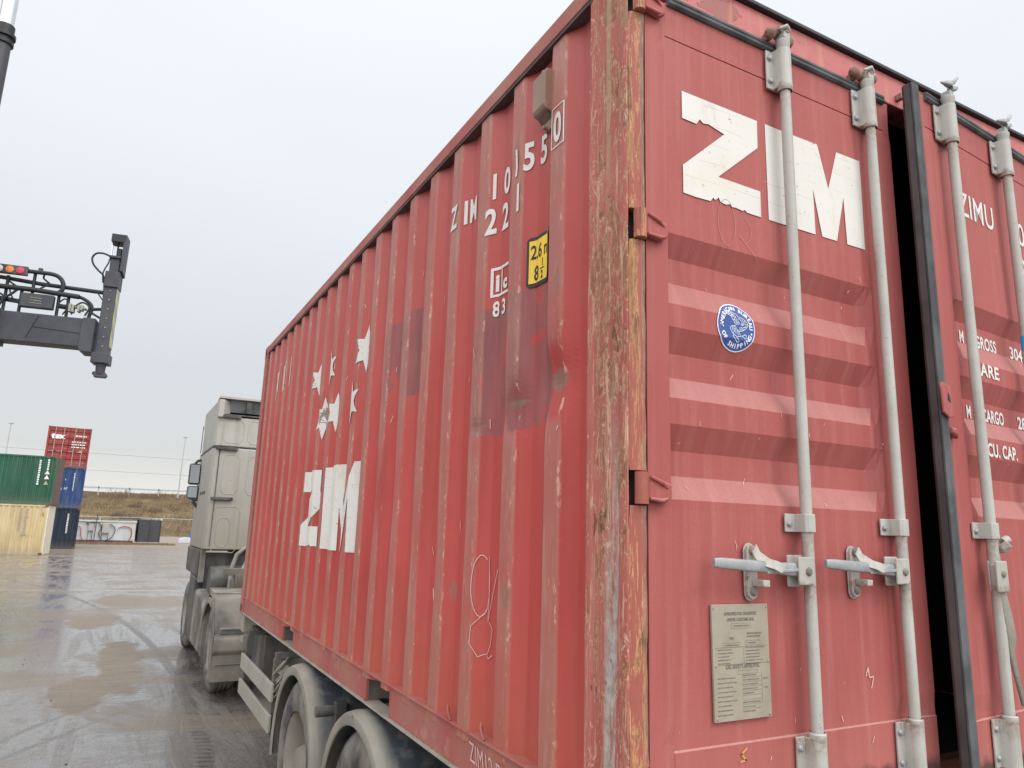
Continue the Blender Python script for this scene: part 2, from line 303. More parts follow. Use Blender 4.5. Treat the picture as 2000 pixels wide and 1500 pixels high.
def hill_mat():
    s = Sh('dead_grass_slope', .95, spec=.1)
    a = s.noise(.11, sc=(1, 1, 2), det=8, rough=.62); b = s.noise(.5, det=8, rough=.7, off=(3, 3, 3)); g = s.noise(.07, det=4, off=(9, 1, 1))
    c = s.mix(s.rng(a, .38, .60), (.115, .082, .048), (.215, .160, .088))
    c = s.mix(s.rng(b, .48, .62, 0, .8), c, (.085, .058, .04))
    c = s.mix(s.rng(g, .60, .74, 0, .5), c, (.17, .16, .06))
    s.bump(b, .8, .4); return s.fin(c)

def rubber():
    s = Sh('dusty_tyre_rubber', .8, spec=.25)
    a = s.noise(5, det=6); c = s.mix(s.rng(a, .35, .6), (.055, .052, .052), (.20, .18, .155))
    s.bump(s.noise(60, det=3), .3, .003); return s.fin(c)

MAT = dict(
 side=side_paint(), door=door_paint(), post=post_paint(), postedge=post_edge_paint(), rail=rail_paint(), header=header_paint(),
 white=white_paint(), white2=white_paint('thin_white_stencil_paint', (.72, .67, .62), .66),
 chalk=plain('pink_chalk', (.62, .36, .33), .8, .1),
 galv=plain('pale_weathered_galvanised_steel', (.42, .40, .36), .5, .13, 14, .15, (.30, .26, .20), .6, .2),
 galvd=plain('grey_zinc_handle', (.30, .31, .32), .42, .2, 30, .45, (.40, .39, .36), .6, .3),
 gasket=plain('grey_rubber_gasket', (.065, .067, .070), .8, .35, 12, 0, (.15, .15, .15), .6, .15, .2),
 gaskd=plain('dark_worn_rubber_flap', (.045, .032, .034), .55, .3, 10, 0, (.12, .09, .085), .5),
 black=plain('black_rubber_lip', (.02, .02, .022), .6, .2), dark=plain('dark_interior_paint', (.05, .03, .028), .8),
 inner=plain('interior_shade_black', (.018, .016, .016), .8), interior=plain('container_interior_grey', (.16, .15, .14), .7), plywood=plain('plywood_floor', (.16, .09, .05), .7),  # inner: the shade inside the container, put into the lining colour
 rust=plain('rusty_cam_keeper', (.33, .19, .155), .75, .35, 30, 0, (.16, .08, .05), .8, .6),
 rustdent=plain('bare_rusted_dent', (.13, .075, .05), .8, .3, 40),
 plate=plain('engraved_brass_plate', (.30, .255, .19), .5, .12, 14, .1, (.38, .33, .26), .5), ink=plain('engraved_dark_lettering', (.165, .145, .12), .7, .1),
 vent=plain('beige_vent_plastic', (.29, .185, .135), .55, .12, 10, 0, (.22, .12, .08), .6), ventd=plain('vent_mesh_brown', (.13, .085, .07), .7),
 yellow=plain('yellow_sticker', (.78, .50, .03), .45, .08, 8, 0, (.45, .3, .1), .3), inkb=plain('black_sticker_ink', (.02, .018, .015), .5),
 blue=plain('blue_sticker', (.035, .075, .27), .35, .35, 9), stw=plain('sticker_white', (.75, .76, .80), .45, .05), tape=plain('blue_tape', (.02, .36, .72), .4, .1),
 ground=ground_mat(), hill=hill_mat(), rubber=rubber(),
 mud=plain('mud_caked_plastic', (.235, .210, .172), .78, .25, 4, 0, (.075, .066, .055), .85, .9),
 mudg=None, mudd=plain('muddy_fender_plastic', (.20, .195, .18), .6, .3, 4, 0, (.34, .31, .27), .8, .2),
 cab=plain('dirty_white_cab_paint', (.44, .405, .345), .5, .10, 2, 0, (.30, .26, .20), .6, .1), cabd=plain('black_cab_plastic', (.035, .035, .035), .5, .3, 8, 0, (.2, .18, .15), .4),
 cabroof=plain('grey_fairing_inside', (.15, .16, .155), .6, .3, 3, 0, (.22, .19, .14), .6),
 chassis=plain('dusty_black_chassis', (.055, .052, .048), .7, .3, 5, 0, (.22, .19, .155), .6), deck=plain('dusty_chassis_deck', (.30, .26, .21), .75, .2, 8),
 alu=plain('dusty_aluminium_guard', (.34, .315, .265), .5, .1, 4, .1, (.27, .24, .20), .5), rim=plain('dusty_steel_rim', (.26, .238, .20), .65, .15, 7, 0, (.18, .13, .10), .6),
 steel=plain('charcoal_spreader_steel', (.040, .042, .052), .5, .25, 5, 0, (.075, .07, .07), .6), steelb=plain('near_black_hose', (.018, .02, .02), .5),
 chrome=plain('bright_piston_chrome', (.62, .64, .66), .18, .05, 5, .9), stripe=None, brass=plain('hydraulic_valve_metal', (.30, .29, .24), .5, .3, 30, .3),
 glass=None, lampw=plain('clear_lamp_lens', (.45, .45, .43), .25), lampo=plain('orange_lamp_lens', (.72, .22, .05), .3), lampr=plain('red_lamp_lens', (.55, .05, .09), .3),
 cgreen=plain('green_container_paint', (.028, .105, .062), .5, .15, .7, 0, (.06, .12, .08), .5), cyel=plain('cream_yellow_container_paint', (.58, .45, .24), .5, .1, .6, 0, (.50, .36, .18), .4),
 cyelp=plain('pale_cream_post', (.66, .60, .48), .5, .1), cblue=plain('blue_container_paint', (.028, .060, .17), .5, .3, .9, 0, (.12, .16, .24), .7), cnavy=plain('navy_container_paint', (.022, .034, .055), .5, .2, .7),
 cred=plain('dull_red_container_paint', (.28, .040, .036), .5, .2, .8, 0, (.33, .09, .08), .6), cbrown=plain('brown_container_end', (.12, .065, .05), .6, .3, 2), cblack=plain('black_container_paint', (.05, .055, .065), .6),
 cwhite=plain('faded_white_marking', (.70, .70, .66), .6, .1),
 tank=plain('pale_grey_sheet', (.50, .52, .51), .55, .1, 1.2, 0, (.36, .37, .35), .5), boxd=plain('dark_grey_mesh_box', (.055, .055, .06), .7, .3, 6), cable=plain('dark_cable', (.05, .05, .05), .6), cabler=plain('red_cable', (.36, .06, .07), .6),
 conc=plain('pale_concrete', (.50, .52, .54), .8, .12, 3), lampost=plain('galvanised_lamp_post', (.36, .37, .38), .6, .1), bush=plain('bare_brown_twigs', (.12, .075, .06), .9, .3, 2), weeds=plain('dry_weeds', (.21, .150, .080), .9, .4, 3), white3=plain('clean_white_paint', (.75, .76, .75), .5), bluep=plain('blue_pole_paint', (.03, .10, .38), .5),
 debris=plain('dark_wet_debris', (.03, .025, .02), .5),
)
def galv_mat():
    s = Sh('overpainted_galvanised_steel', .55, spec=.4)
    a = s.noise(6, det=6); f = s.noise(60, det=6, rough=.7); v = s.noise(5, sc=(4, 4, .5), det=7, rough=.65, off=(3, 3, 3))
    c = s.mix(s.rng(a, .3, .7), (.36, .335, .295), (.44, .425, .385))
    c = s.mix(s.rng(v, .52, .70, 0, .6), c, (.27, .235, .18))
    c = s.mix(s.rng(f, .60, .68, 0, .5), c, (.24, .19, .14))
    c = s.mix(s.rng(s.noise(17, sc=(1, 1, .6), det=8, rough=.75, off=(6, 2, 2)), .66, .69, 0, .9), c, (.13, .08, .055))
    x, y, z = s.xyz(); zz = s.ma('ADD', z, s.ma('MULTIPLY', s.ma('SUBTRACT', v, .5), .10))
    for z0, z1 in ((.84, .76), (2.265, 2.17), (.30, .25), (.70, .60)):
        c = s.mix(s.ma('MULTIPLY', s.ma('MULTIPLY', s.rng(zz, z1, z0), s.rng(zz, z0 + .012, z0 + .006)), s.rng(f, .38, .6, .15, .7)), c, (.21, .13, .085))
    s.bump(s.ma('ADD', f, a), .3, .003); return s.fin(c, s.rng(a, .3, .7, .42, .62))
MAT['galv'] = galv_mat()
def cab_mat():
    s = Sh('road_dirty_cab_paint', .5, spec=.4)
    x, y, z = s.xyz(); a = s.noise(1.6, det=6); st = s.noise(2.5, sc=(5, 5, .4), det=7, off=(2, 2, 2)); f = s.noise(22, det=6, rough=.7)
    c = s.mix(s.rng(a, .3, .7), (.33, .308, .27), (.41, .388, .345))
    c = s.mix(s.rng(s.ma('ADD', z, s.ma('MULTIPLY', st, 1.1)), 2.5, .9, 0, .85), c, (.235, .208, .165))
    c = s.mix(s.rng(st, .50, .70, 0, .5), c, (.24, .21, .165))
    c = s.mix(s.rng(f, .62, .70, 0, .6), c, (.15, .13, .10))
    s.bump(a, .1, .01); return s.fin(c, s.rng(st, .3, .7, .45, .7))
MAT['cab'] = cab_mat()
MAT['cgreen'] = boxpaint('green_box_paint', (.026, .105, .060), (.07, .13, .09)); MAT['cyel'] = boxpaint('cream_box_paint', (.56, .43, .23), (.60, .50, .32), (.26, .14, .06))
MAT['cblue'] = boxpaint('blue_box_paint', (.022, .055, .165), (.12, .15, .21)); MAT['cnavy'] = boxpaint('navy_box_paint', (.018, .028, .048), (.045, .055, .07)); MAT['cred'] = boxpaint('red_box_paint', (.27, .036, .033), (.33, .11, .10))
def stripes():
    s = Sh('yellow_black_hazard_tape', .5); x, y, z = s.xyz()
    f = s.ma('FRACT', s.ma('ADD', s.ma('MULTIPLY', z, 2.6), s.ma('MULTIPLY', s.ma('ADD', x, y), 2.5)))
    return s.fin(s.mix(s.ma('GREATER_THAN', f, .5), (.44, .42, .20), (.26, .27, .24)))
MAT['stripe'] = stripes()
def mudguard_mat():
    s = Sh('black_mudguard_with_road_dust', .5, spec=.4)
    x, y, z = s.xyz(); a = s.noise(4, det=6); b = s.noise(14, det=6, off=(3, 3, 3))
    f = s.ma('MAXIMUM', s.rng(s.ma('ADD', x, s.ma('MULTIPLY', a, .08)), .075, .015), s.rng(s.ma('ADD', z, s.ma('MULTIPLY', a, .4)), .0, -.28, 0, .8))
    c = s.mix(f, s.mix(s.rng(b, .5, .7), (.045, .052, .062), (.14, .135, .13)), s.mix(s.rng(a, .35, .65), (.20, .18, .145), (.28, .255, .21)))
    return s.fin(c, .6)
MAT['mudg'] = mudguard_mat()
def glassy():
    s = Sh('dark_mirror_glass', .06, 1.0); return s.fin((.14, .15, .165))
MAT['glass'] = glassy()

# ------------------------------------------------------------------ mesh helper
COL = scn.collection
def tag(o, label=None, cat=None, group=None, kind=None):
    if label: o['label'] = label
    if cat: o['category'] = cat
    if group: o['group'] = group
    if kind: o['kind'] = kind
    return o
def thing(name, label, cat, loc=(0, 0, 0), rz=0, group=None):
    o = bpy.data.objects.new(name, None); COL.objects.link(o); o.location = loc; o.rotation_euler = (0, 0, rz); o.empty_display_size = .2
    return tag(o, label, cat, group)
def link_to(o, parent):
    """parent is an object, or (object, local matrix)"""
    if isinstance(parent, tuple): o.parent = parent[0]; o.matrix_local = parent[1]
    elif parent: o.parent = parent
class MB:
    def __init__(s): s.v = []; s.f = []
    def add(s, vs, fs):
        b = len(s.v); s.v += [tuple(v) for v in vs]; s.f += [tuple(b + i for i in f) for f in fs]; return s
    def box(s, a, b, rot=None, piv=None):
        vs = [Vector((x, y, z)) for x in (a[0], b[0]) for y in (a[1], b[1]) for z in (a[2], b[2])]
        if rot is not None:
            pv = Vector(piv) if piv else (Vector(a) + Vector(b)) / 2
            vs = [rot @ (v - pv) + pv for v in vs]
        return s.add(vs, [(0, 1, 3, 2), (4, 6, 7, 5), (0, 4, 5, 1), (2, 3, 7, 6), (0, 2, 6, 4), (1, 5, 7, 3)])
    def prism(s, poly, a, b, axis=2):
        """extrude a 2D polygon (other two axes in cyclic order) from a to b along axis"""
        def P(u, v, w):
            return {2: (u, v, w), 0: (w, u, v), 1: (u, w, v)}[axis]
        n = len(poly); vs = [P(u, v, a) for u, v in poly] + [P(u, v, b) for u, v in poly]
        return s.add(vs, [tuple(range(n))[::-1], tuple(range(n, 2 * n))] + [(i, (i + 1) % n, n + (i + 1) % n, n + i) for i in range(n)])
    def tube(s, pts, r, n=10, cap=True):
        pts = [Vector(p) for p in pts]; m = len(pts); rs = r if isinstance(r, (list, tuple)) else [r] * m
        b = len(s.v); prev = None
        for i, p in enumerate(pts):
            t = (pts[min(i + 1, m - 1)] - pts[max(i - 1, 0)]).normalized()
            if prev is None: a = t.orthogonal().normalized()
            else:
                a = prev - t * prev.dot(t)
                a = a.normalized() if a.length > 1e-6 else t.orthogonal().normalized()
            prev = a; c = t.cross(a)
            for k in range(n):
                th = 2 * math.pi * k / n; s.v.append(tuple(p + (a * math.cos(th) + c * math.sin(th)) * rs[i]))
        for i in range(m - 1):
            for k in range(n): s.f.append((b + i * n + k, b + i * n + (k + 1) % n, b + (i + 1) * n + (k + 1) % n, b + (i + 1) * n + k))
        if cap: s.f.append(tuple(b + k for k in range(n))[::-1]); s.f.append(tuple(b + (m - 1) * n + k for k in range(n)))
        return s
    def lathe(s, prof, c, axis=0, n=32, a0=0, a1=2 * math.pi):
        """prof: (pos along axis, radius)"""
        b = len(s.v); full = abs(a1 - a0 - 2 * math.pi) < 1e-6; m = n if full else n + 1
        for (w, r) in prof:
            for k in range(m):
                th = a0 + (a1 - a0) * k / n; u, v = r * math.cos(th), r * math.sin(th)
                p = {0: (w, u, v), 1: (u, w, v), 2: (u, v, w)}[axis]; s.v.append((c[0] + p[0], c[1] + p[1], c[2] + p[2]))
        for i in range(len(prof) - 1):
            for k in range(m if full else n):
                k2 = (k + 1) % m; s.f.append((b + i * m + k, b + i * m + k2, b + (i + 1) * m + k2, b + (i + 1) * m + k))
        return s
    def build(s, name, mat, parent=None, bevel=0, smooth=False, loc=None, seg=2):
        me = bpy.data.meshes.new(name); me.from_pydata(s.v, [], s.f)
        bm = bmesh.new(); bm.from_mesh(me); bmesh.ops.recalc_face_normals(bm, faces=bm.faces); bm.to_mesh(me); bm.free()
        me.materials.append(mat)
        if smooth: me.shade_smooth()
        o = bpy.data.objects.new(name, me); COL.objects.link(o)
        link_to(o, parent)
        if loc: o.location = loc
        if bevel:
            m = o.modifiers.new('bevel', 'BEVEL'); m.width = bevel; m.segments = seg; m.limit_method = 'ANGLE'; m.angle_limit = R_(35); m.harden_normals = False
        if smooth:
            try: me.set_sharp_from_angle(angle=R_(40))
            except Exception: pass
        return o
def V(*a): return Vector(a)

def text_bm(txt, size, bold=0.0, space=1.0, align='LEFT', ext=0.0):
    cu = bpy.data.curves.new('t', 'FONT'); cu.body = txt; cu.size = size; cu.offset = bold; cu.space_character = space; cu.align_x = align; cu.extrude = ext; cu.resolution_u = 4
    o = bpy.data.objects.new('t', cu); COL.objects.link(o)
    bpy.context.view_layer.update()
    me = bpy.data.meshes.new_from_object(o.evaluated_get(bpy.context.evaluated_depsgraph_get()))
    bpy.data.objects.remove(o); bm = bmesh.new(); bm.from_mesh(me); bpy.data.meshes.remove(me); return bm
def bm_obj(bm, name, mat, parent=None):
    me = bpy.data.meshes.new(name); bm.to_mesh(me); bm.free(); me.materials.append(mat)
    o = bpy.data.objects.new(name, me); COL.objects.link(o)
    link_to(o, parent)
    return o
def poly_bm(polys):
    bm = bmesh.new()
    for p in polys:
        f = bm.faces.new([bm.verts.new((x, y, 0)) for x, y in p])
    bmesh.ops.triangulate(bm, faces=bm.faces); return bm
def stroke_poly(pts, w):
    out = []
    for (a, b) in zip(pts, pts[1:]):
        a, b = Vector(a), Vector(b); d = (b - a)
        if d.length < 1e-6: continue
        d.normalize(); n = Vector((-d.y, d.x)) * w / 2; e = d * w * .3
        out.append([tuple(a - e + n), tuple(a - e - n), tuple(b + e - n), tuple(b + e + n)])
    return out
def arc(cx, cy, rx, ry, a0, a1, n=16): return [(cx + rx * math.cos(R_(a0 + (a1 - a0) * i / n)), cy + ry * math.sin(R_(a0 + (a1 - a0) * i / n))) for i in range(n + 1)]

# ------------------------------------------------------------------ ground, slope, far terrain
g = MB(); g.add([(-1500, -400, 0), (1500, -400, 0), (1500, 2500, 0), (-1500, 2500, 0)], [(0, 1, 2, 3)])
tag(g.build('ground', MAT['ground']), kind='structure')
hb = MB(); nx, ny = 160, 24
for j in range(ny + 1):
    for i in range(nx + 1):
        X = -110 + 300 * i / nx; t = j / ny; Y = 104 + 60 * t
        prof = min(1, t * 60 / 20); base = prof ** .9 * 6.1 if t < .34 else 6.1
        Z = -.06 + base + (mnoise.noise(V(X * .07, Y * .09, 3)) * .8 * prof * (1 if t < .28 else .2)) + mnoise.noise(V(X * .5, Y * .5, 1)) * .16 * prof
        Z += .006 * X * prof
        hb.v.append((X, Y, Z))
for j in range(ny):
    for i in range(nx):
        a = j * (nx + 1) + i; hb.f.append((a, a + 1, a + nx + 2, a + nx + 1))
tag(hb.build('embankment_slope', MAT['hill'], smooth=True), kind='structure')
fh = MB(); n = 90
fhv = [(-700 + 1500 * i / n, 420, 9 + 5 * mnoise.noise(V(i * .13, 0, 2)) + 1.5 * mnoise.noise(V(i * .9, 4, 2))) for i in range(n + 1)]
for i, (x, y, z) in enumerate(fhv): fh.v += [(x, y, z), (x, y - 90, -.5), (x, y + 60, -.5)]
for i in range(n):
    a = 3 * i; fh.f += [(a, a + 1, a + 4, a + 3), (a, a + 3, a + 5, a + 2)]
tag(fh.build('distant_hills', plain('far_blue_grey_woodland', (.13, .135, .13), .95, .3, .02)), kind='structure')

# ------------------------------------------------------------------ the big red container
CT = thing('shipping_container', 'faded red shipping container with white lettering and rusty corner post, carried on the trailer', 'shipping container', (0, 0, H0))
LEN, WID, HGT = 6.058, 2.438, 2.591
DEPTH = .036
def smooth01(t): t = max(0, min(1, t)); return t * t * (3 - 2 * t)
DENTS = [(.40, 1.30, .10, .11, .032), (.66, 1.245, .06, .09, .022), (.95, 1.21, .05, .03, .008), (.69, 2.16, .05, .05, .006), (2.0, 1.0, .25, .35, .010), (3.55, 1.62, .18, .10, .014), (4.1, 1.25, .3, .2, .010), (1.35, .75, .25, .3, .006)]
def surfx(y, z):
    ph = ((E0 - y) / PITCH) % 1.0          # 0 at the far edge of a rib, growing towards the near end
    a, b, c, d = .262, .505, .762, .995
    if ph < a: x = 0
    elif ph < b: x = DEPTH * (ph - a) / (b - a)
    elif ph < c: x = DEPTH
    elif ph < d: x = DEPTH * (1 - (ph - c) / (d - c))
    else: x = 0
    for (yy, zz, sy, sz, dp) in DENTS:
        q = ((y - yy) / sy) ** 2 + ((z - zz) / sz) ** 2
        if q < 6: x += dp * math.exp(-q * 1.3)
    x += .0022 * mnoise.noise(V(y * 1.7, z * 1.4, 0)) + .0011 * mnoise.noise(V(y * 7, z * 4, 5))
    return x
SX = .006
def side_panel(x0, sgn, y0, y1, z0, z1, mat, name, detailed=True):
    ys = []; k = -3
    while E0 + PITCH * k < y1 + .3:
        for f in (0, .262, .505, .762, .995): ys.append(E0 + PITCH * k - PITCH * f)
        for f in (.09, .18, .38, .63, .88): ys.append(E0 + PITCH * k - PITCH * f)
        k += 1
    ys = sorted(set([y for y in ys if y0 < y < y1] + [y0, y1])); nz = 130 if detailed else 1
    m = MB()
    for j in range(nz + 1):
        z = z0 + (z1 - z0) * j / nz
        for y in ys:
            d = surfx(y, z); m.v.append((x0 + sgn * d, y, z))
    w = len(ys)
    for j in range(nz):
        for i in range(w - 1): a = j * w + i; m.f.append((a, a + 1, a + w + 1, a + w))
    return m.build(name, mat, CT)
side_panel(SX, 1, .17, LEN - .14, .12, 2.53, MAT['side'], 'side_panel')
side_panel(WID - .006, -1, .17, LEN - .14, .12, 2.53, MAT['side'], 'side_panel', False)
m = MB(); m.box((.05, LEN - .05, .1), (WID - .05, LEN - .02, 2.5)); m.build('front_wall', MAT['side'], CT)
# top rails, bottom rails
for x0, x1, sg in ((-.006, .054, 1), (WID - .054, WID + .006, -1)):
    m = MB(); m.box((x0, .11, 2.512), (x1, LEN - .11, 2.578)); m.build('top_rail', MAT['rail'], CT, .004)
def bottom_rail(xs):
    f = lambda x: x if xs > 0 else WID - x
    segs = [(.16, 1.72), (2.07, 3.72), (4.07, LEN - .12)]
    for a, b in segs:
        m = MB(); m.box((min(f(.010), f(.018)), a, .020), (max(f(.010), f(.018)), b, .149))
        for yy in (a, b):
            m.box((min(f(.008), f(.07)), yy - .005, .020), (max(f(.008), f(.07)), yy + .005, .149))
        m.build('bottom_rail_web', MAT['rail'], CT)
    m = MB(); m.box((min(f(-.004), f(.075)), .16, .150), (max(f(-.004), f(.075)), LEN - .12, .158))
    m.build('bottom_rail_flange', MAT['rail'], CT, .002)
    m = MB(); m.box((min(f(-.004), f(.075)), .16, .010), (max(f(-.004), f(.075)), LEN - .12, .019))
    m.build('bottom_rail_flange', MAT['deck'], CT, .002)
bottom_rail(1); bottom_rail(-1)
m = MB(); m.box((.075, .1, .115), (WID - .075, LEN - .1, .14)); m.build('floor', MAT['plywood'], CT)
m = MB()
for yy in [.35, .65, .95, 1.25, 1.55, 2.2, 2.6, 3.0, 3.4, 4.2, 4.6, 5.0, 5.4, 5.7]: m.box((.02, yy - .02, .03), (WID - .02, yy + .02, .11))
for yy in (1.71, 2.07, 3.71, 4.07): m.box((.022, yy - .006, .024), (WID - .022, yy + .006, .112))
m.build('floor_crossmembers', MAT['chassis'], CT)
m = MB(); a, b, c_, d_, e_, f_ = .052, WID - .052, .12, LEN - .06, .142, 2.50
m.add([(a, c_, e_), (b, c_, e_), (b, d_, e_), (a, d_, e_), (a, c_, f_), (b, c_, f_), (b, d_, f_), (a, d_, f_)], [(0, 1, 2, 3), (4, 5, 6, 7), (2, 3, 7, 6), (0, 3, 7, 4), (1, 2, 6, 5)]); m.build('interior_shade_lining', MAT['inner'], CT)  # near-black lining added so the door gap reads as unlit
m = MB(); m.box((.05, .1, 2.54), (WID - .05, LEN - .1, 2.572)); m.build('roof', MAT['rail'], CT)
# corner posts
def jpost(y_in):   # profile in x,y of the rear left post, side face with a shallow channel
    return [(0, .012), (0, .034), (.004, .043), (.004, .088), (0, .098), (0, .118), (.003, .124), (.003, .160), (0, .168), (0, y_in), (.045, y_in), (.045, .06), (.006, .05), (.006, .004), (.002, .005)]
m = MB(); prof = jpost(.189); nzp = 90
for j in range(nzp + 1):
    z = .0 + (HGT - .0) * j / nzp
    for (x, y) in prof:
        wv = .0018 * mnoise.noise(V(y * 9, z * 5, 2)) + .0012 * mnoise.noise(V(y * 25, z * 19, 8)) if x < .01 else 0
        m.v.append((x + wv, y, z))
w = len(prof)
for j in range(nzp):
    for i in range(w): a = j * w + i; b2 = j * w + (i + 1) % w; m.f.append((a, b2, b2 + w, a + w))
m.build('corner_post', MAT['post'], CT)
HZ = [(.20, .285), (.905, .995), (1.630, 1.722), (2.345, 2.43)]
z = 0.0
for (a, b) in HZ + [(HGT, HGT)]:
    mm = MB(); nseg = max(2, int((a - z) / .03)); pr = [(.0065, .003), (.014, -.002), (.028, -.006), (.040, -.008), (.052, -.006), (.060, .0), (.060, .032), (.0065, .032)]
    for j in range(nseg + 1):
        zz = z + (a - z) * j / nseg
        for (x, y) in pr:
            k = .0022 * mnoise.noise(V(x * 30, y * 30, zz * 14)) + (.0015 if j in (0, nseg) else 0)
            mm.v.append((x + k, y - k, zz))
    w = len(pr)
    for j in range(nseg):
        for i in range(w): q = j * w + i; q2 = j * w + (i + 1) % w; mm.f.append((q, q2, q2 + w, q + w))
    mm.f.append(tuple(range(w))); mm.f.append(tuple(nseg * w + i for i in range(w)))
    mm.build('hinge_column', MAT['postedge'], CT)
    z = b
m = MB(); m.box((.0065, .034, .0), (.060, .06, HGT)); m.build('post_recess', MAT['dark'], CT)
# far front post and other posts, castings
m = MB(); m.box((.0, LEN - .15, .1), (.09, LEN - .004, 2.5)); m.build('corner_post', MAT['rail'], CT, .004)
for yy in (0, LEN - .16):
    m = MB(); m.box((WID - .10, yy, .1), (WID, yy + .16, 2.5)); m.build('corner_post', MAT['rail'], CT, .004)
def casting(x0, y0, z0, ox, oy):
    m = MB(); X, Y, Z = .162, .178, .118
    m.box((x0, y0, z0), (x0 + X, y0 + Y, z0 + Z))
    c = m.build('corner_casting', MAT['rail'], CT, .006)
    h = MB(); h.prism([(y0 + Y / 2 + a * .04, z0 + Z / 2 + b * .03) for a, b in ((-1, -.6), (-.6, -1), (.6, -1), (1, -.6), (1, .6), (.6, 1), (-.6, 1), (-1, .6))], ox - .002, ox + .002, 0)
    h.build('casting_hole', MAT['dark'], c)
for x0, ox in ((-.003, -.003), (WID - .159, WID + .003)):
    casting(x0, LEN - .178, HGT - .118, ox, 0); casting(x0, LEN - .178, 0, ox, 0)
for x0, ox in ((WID - .159, WID + .003),):
    casting(x0, -.003, HGT - .118, ox, 0); casting(x0, -.003, 0, ox, 0)
# header and sill of the door frame
m = MB(); m.box((.064, .012, 2.452), (WID - .15, .10, 2.576)); m.build('door_header', MAT['header'], CT, .004)
m = MB(); m.box((.05, -.006, 2.577), (WID - .05, .13, 2.592)); m.build('header_lip', MAT['black'], CT, .003)
m = MB(); m.box((.064, .0, .0), (WID - .15, .14, .128)); m.build('door_sill', MAT['rail'], CT, .004)

# ------------------------------------------------------------------ doors
ZS = [(.13, 0), (.304, 0), (.308, .005), (.325, .005), (.90, .0045), (.9265, .0035), (.991, DEPTH), (1.060, DEPTH), (1.130, .0035), (1.202, .0035), (1.265, DEPTH), (1.335, DEPTH), (1.404, .0035), (1.471, .0035), (1.543, DEPTH), (1.618, DEPTH), (1.682, .0035), (1.75, .0045), (2.3135, .0045), (2.315, .009), (2.317, .0032), (2.35, .0032), (2.43, .0)]
XL, XI1, XR = .077, .915, .965
XR2 = 1.045        # pressed pan: left edge, end of the deep part, right edge
def doorsurf(x, z, XR=XR):
    XI1 = XR - .05
    d = 0
    for (a, da), (b, db) in zip(ZS, ZS[1:]):
        if a <= z <= b: d = da + (db - da) * (z - a) / (b - a)
    base = min(d, .0045)
    if x <= XL: k = 0
    elif x < XL + .004: k = (x - XL) / .004
    elif x <= XI1: k = 1
    elif x < XR: k = (XR - x) / (XR - XI1)
    else: k = 0
    if z > 2.30 or z < .33: return d if x > XL else (0 if x < XL - .003 else .004)
    return base * (1 if k > 0 else 0) + (d - base) * k
XCUT = [XL, XL + .004, XI1, XR]; ZCUT = [a for a, b in ZS]
def door(frame, W_, mirror, mat):
    """leaf in x 0..W_, outer face y=0, corrugated middle; mirror flips x"""
    fx = (lambda x: W_ - x) if mirror else (lambda x: x)
    xr = XR2 if mirror else XR
    cols = sorted(set([0, W_, XL, XL + .004, xr - .05, xr, xr + .001] + [i * W_ / 30 for i in range(1, 30)])); zz = []
    for (a, _), (b, _) in zip(ZS, ZS[1:]):
        k = max(1, int((b - a) / .05))
        zz += [a + (b - a) * i / k for i in range(k)]
    zz.append(ZS[-1][0]); m = MB()
    for z in zz:
        for x in cols: m.v.append((fx(x), doorsurf(x, z, xr) + .0012 * mnoise.noise(V(x * 2.5, 1 + mirror, z * 2)), z))
    w = len(cols)
    for j in range(len(zz) - 1):
        for i in range(w - 1): a = j * w + i; m.f.append((a, a + 1, a + w + 1, a + w))
    pan = m.build('container_door', mat, frame)
    b = MB(); B = lambda x0, x1, y0, y1, z0, z1: b.box((min(fx(x0), fx(x1)), y0, z0), (max(fx(x0), fx(x1)), y1, z1))
    B(0, W_, -.008, -.001, .118, .136); B(0, .02, .003, .05, .13, 2.41); B(W_ - .03, W_, .003, .05, .13, 2.41); B(.02, W_ - .03, .01, .05, 2.40, 2.43)
    b.build('door_frame', mat, pan)
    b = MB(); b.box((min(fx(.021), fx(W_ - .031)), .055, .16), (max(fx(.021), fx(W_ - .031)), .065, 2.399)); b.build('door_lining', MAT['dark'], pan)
    return pan
def bolt(m, x, y, z, r=.008, h=.006):
    m.lathe([(y + .001, r * 1.25), (y - h * .4, r * 1.2), (y - h, r * .8), (y - h * 1.1, 0.0001)], (x, 0, z), 1, 8)
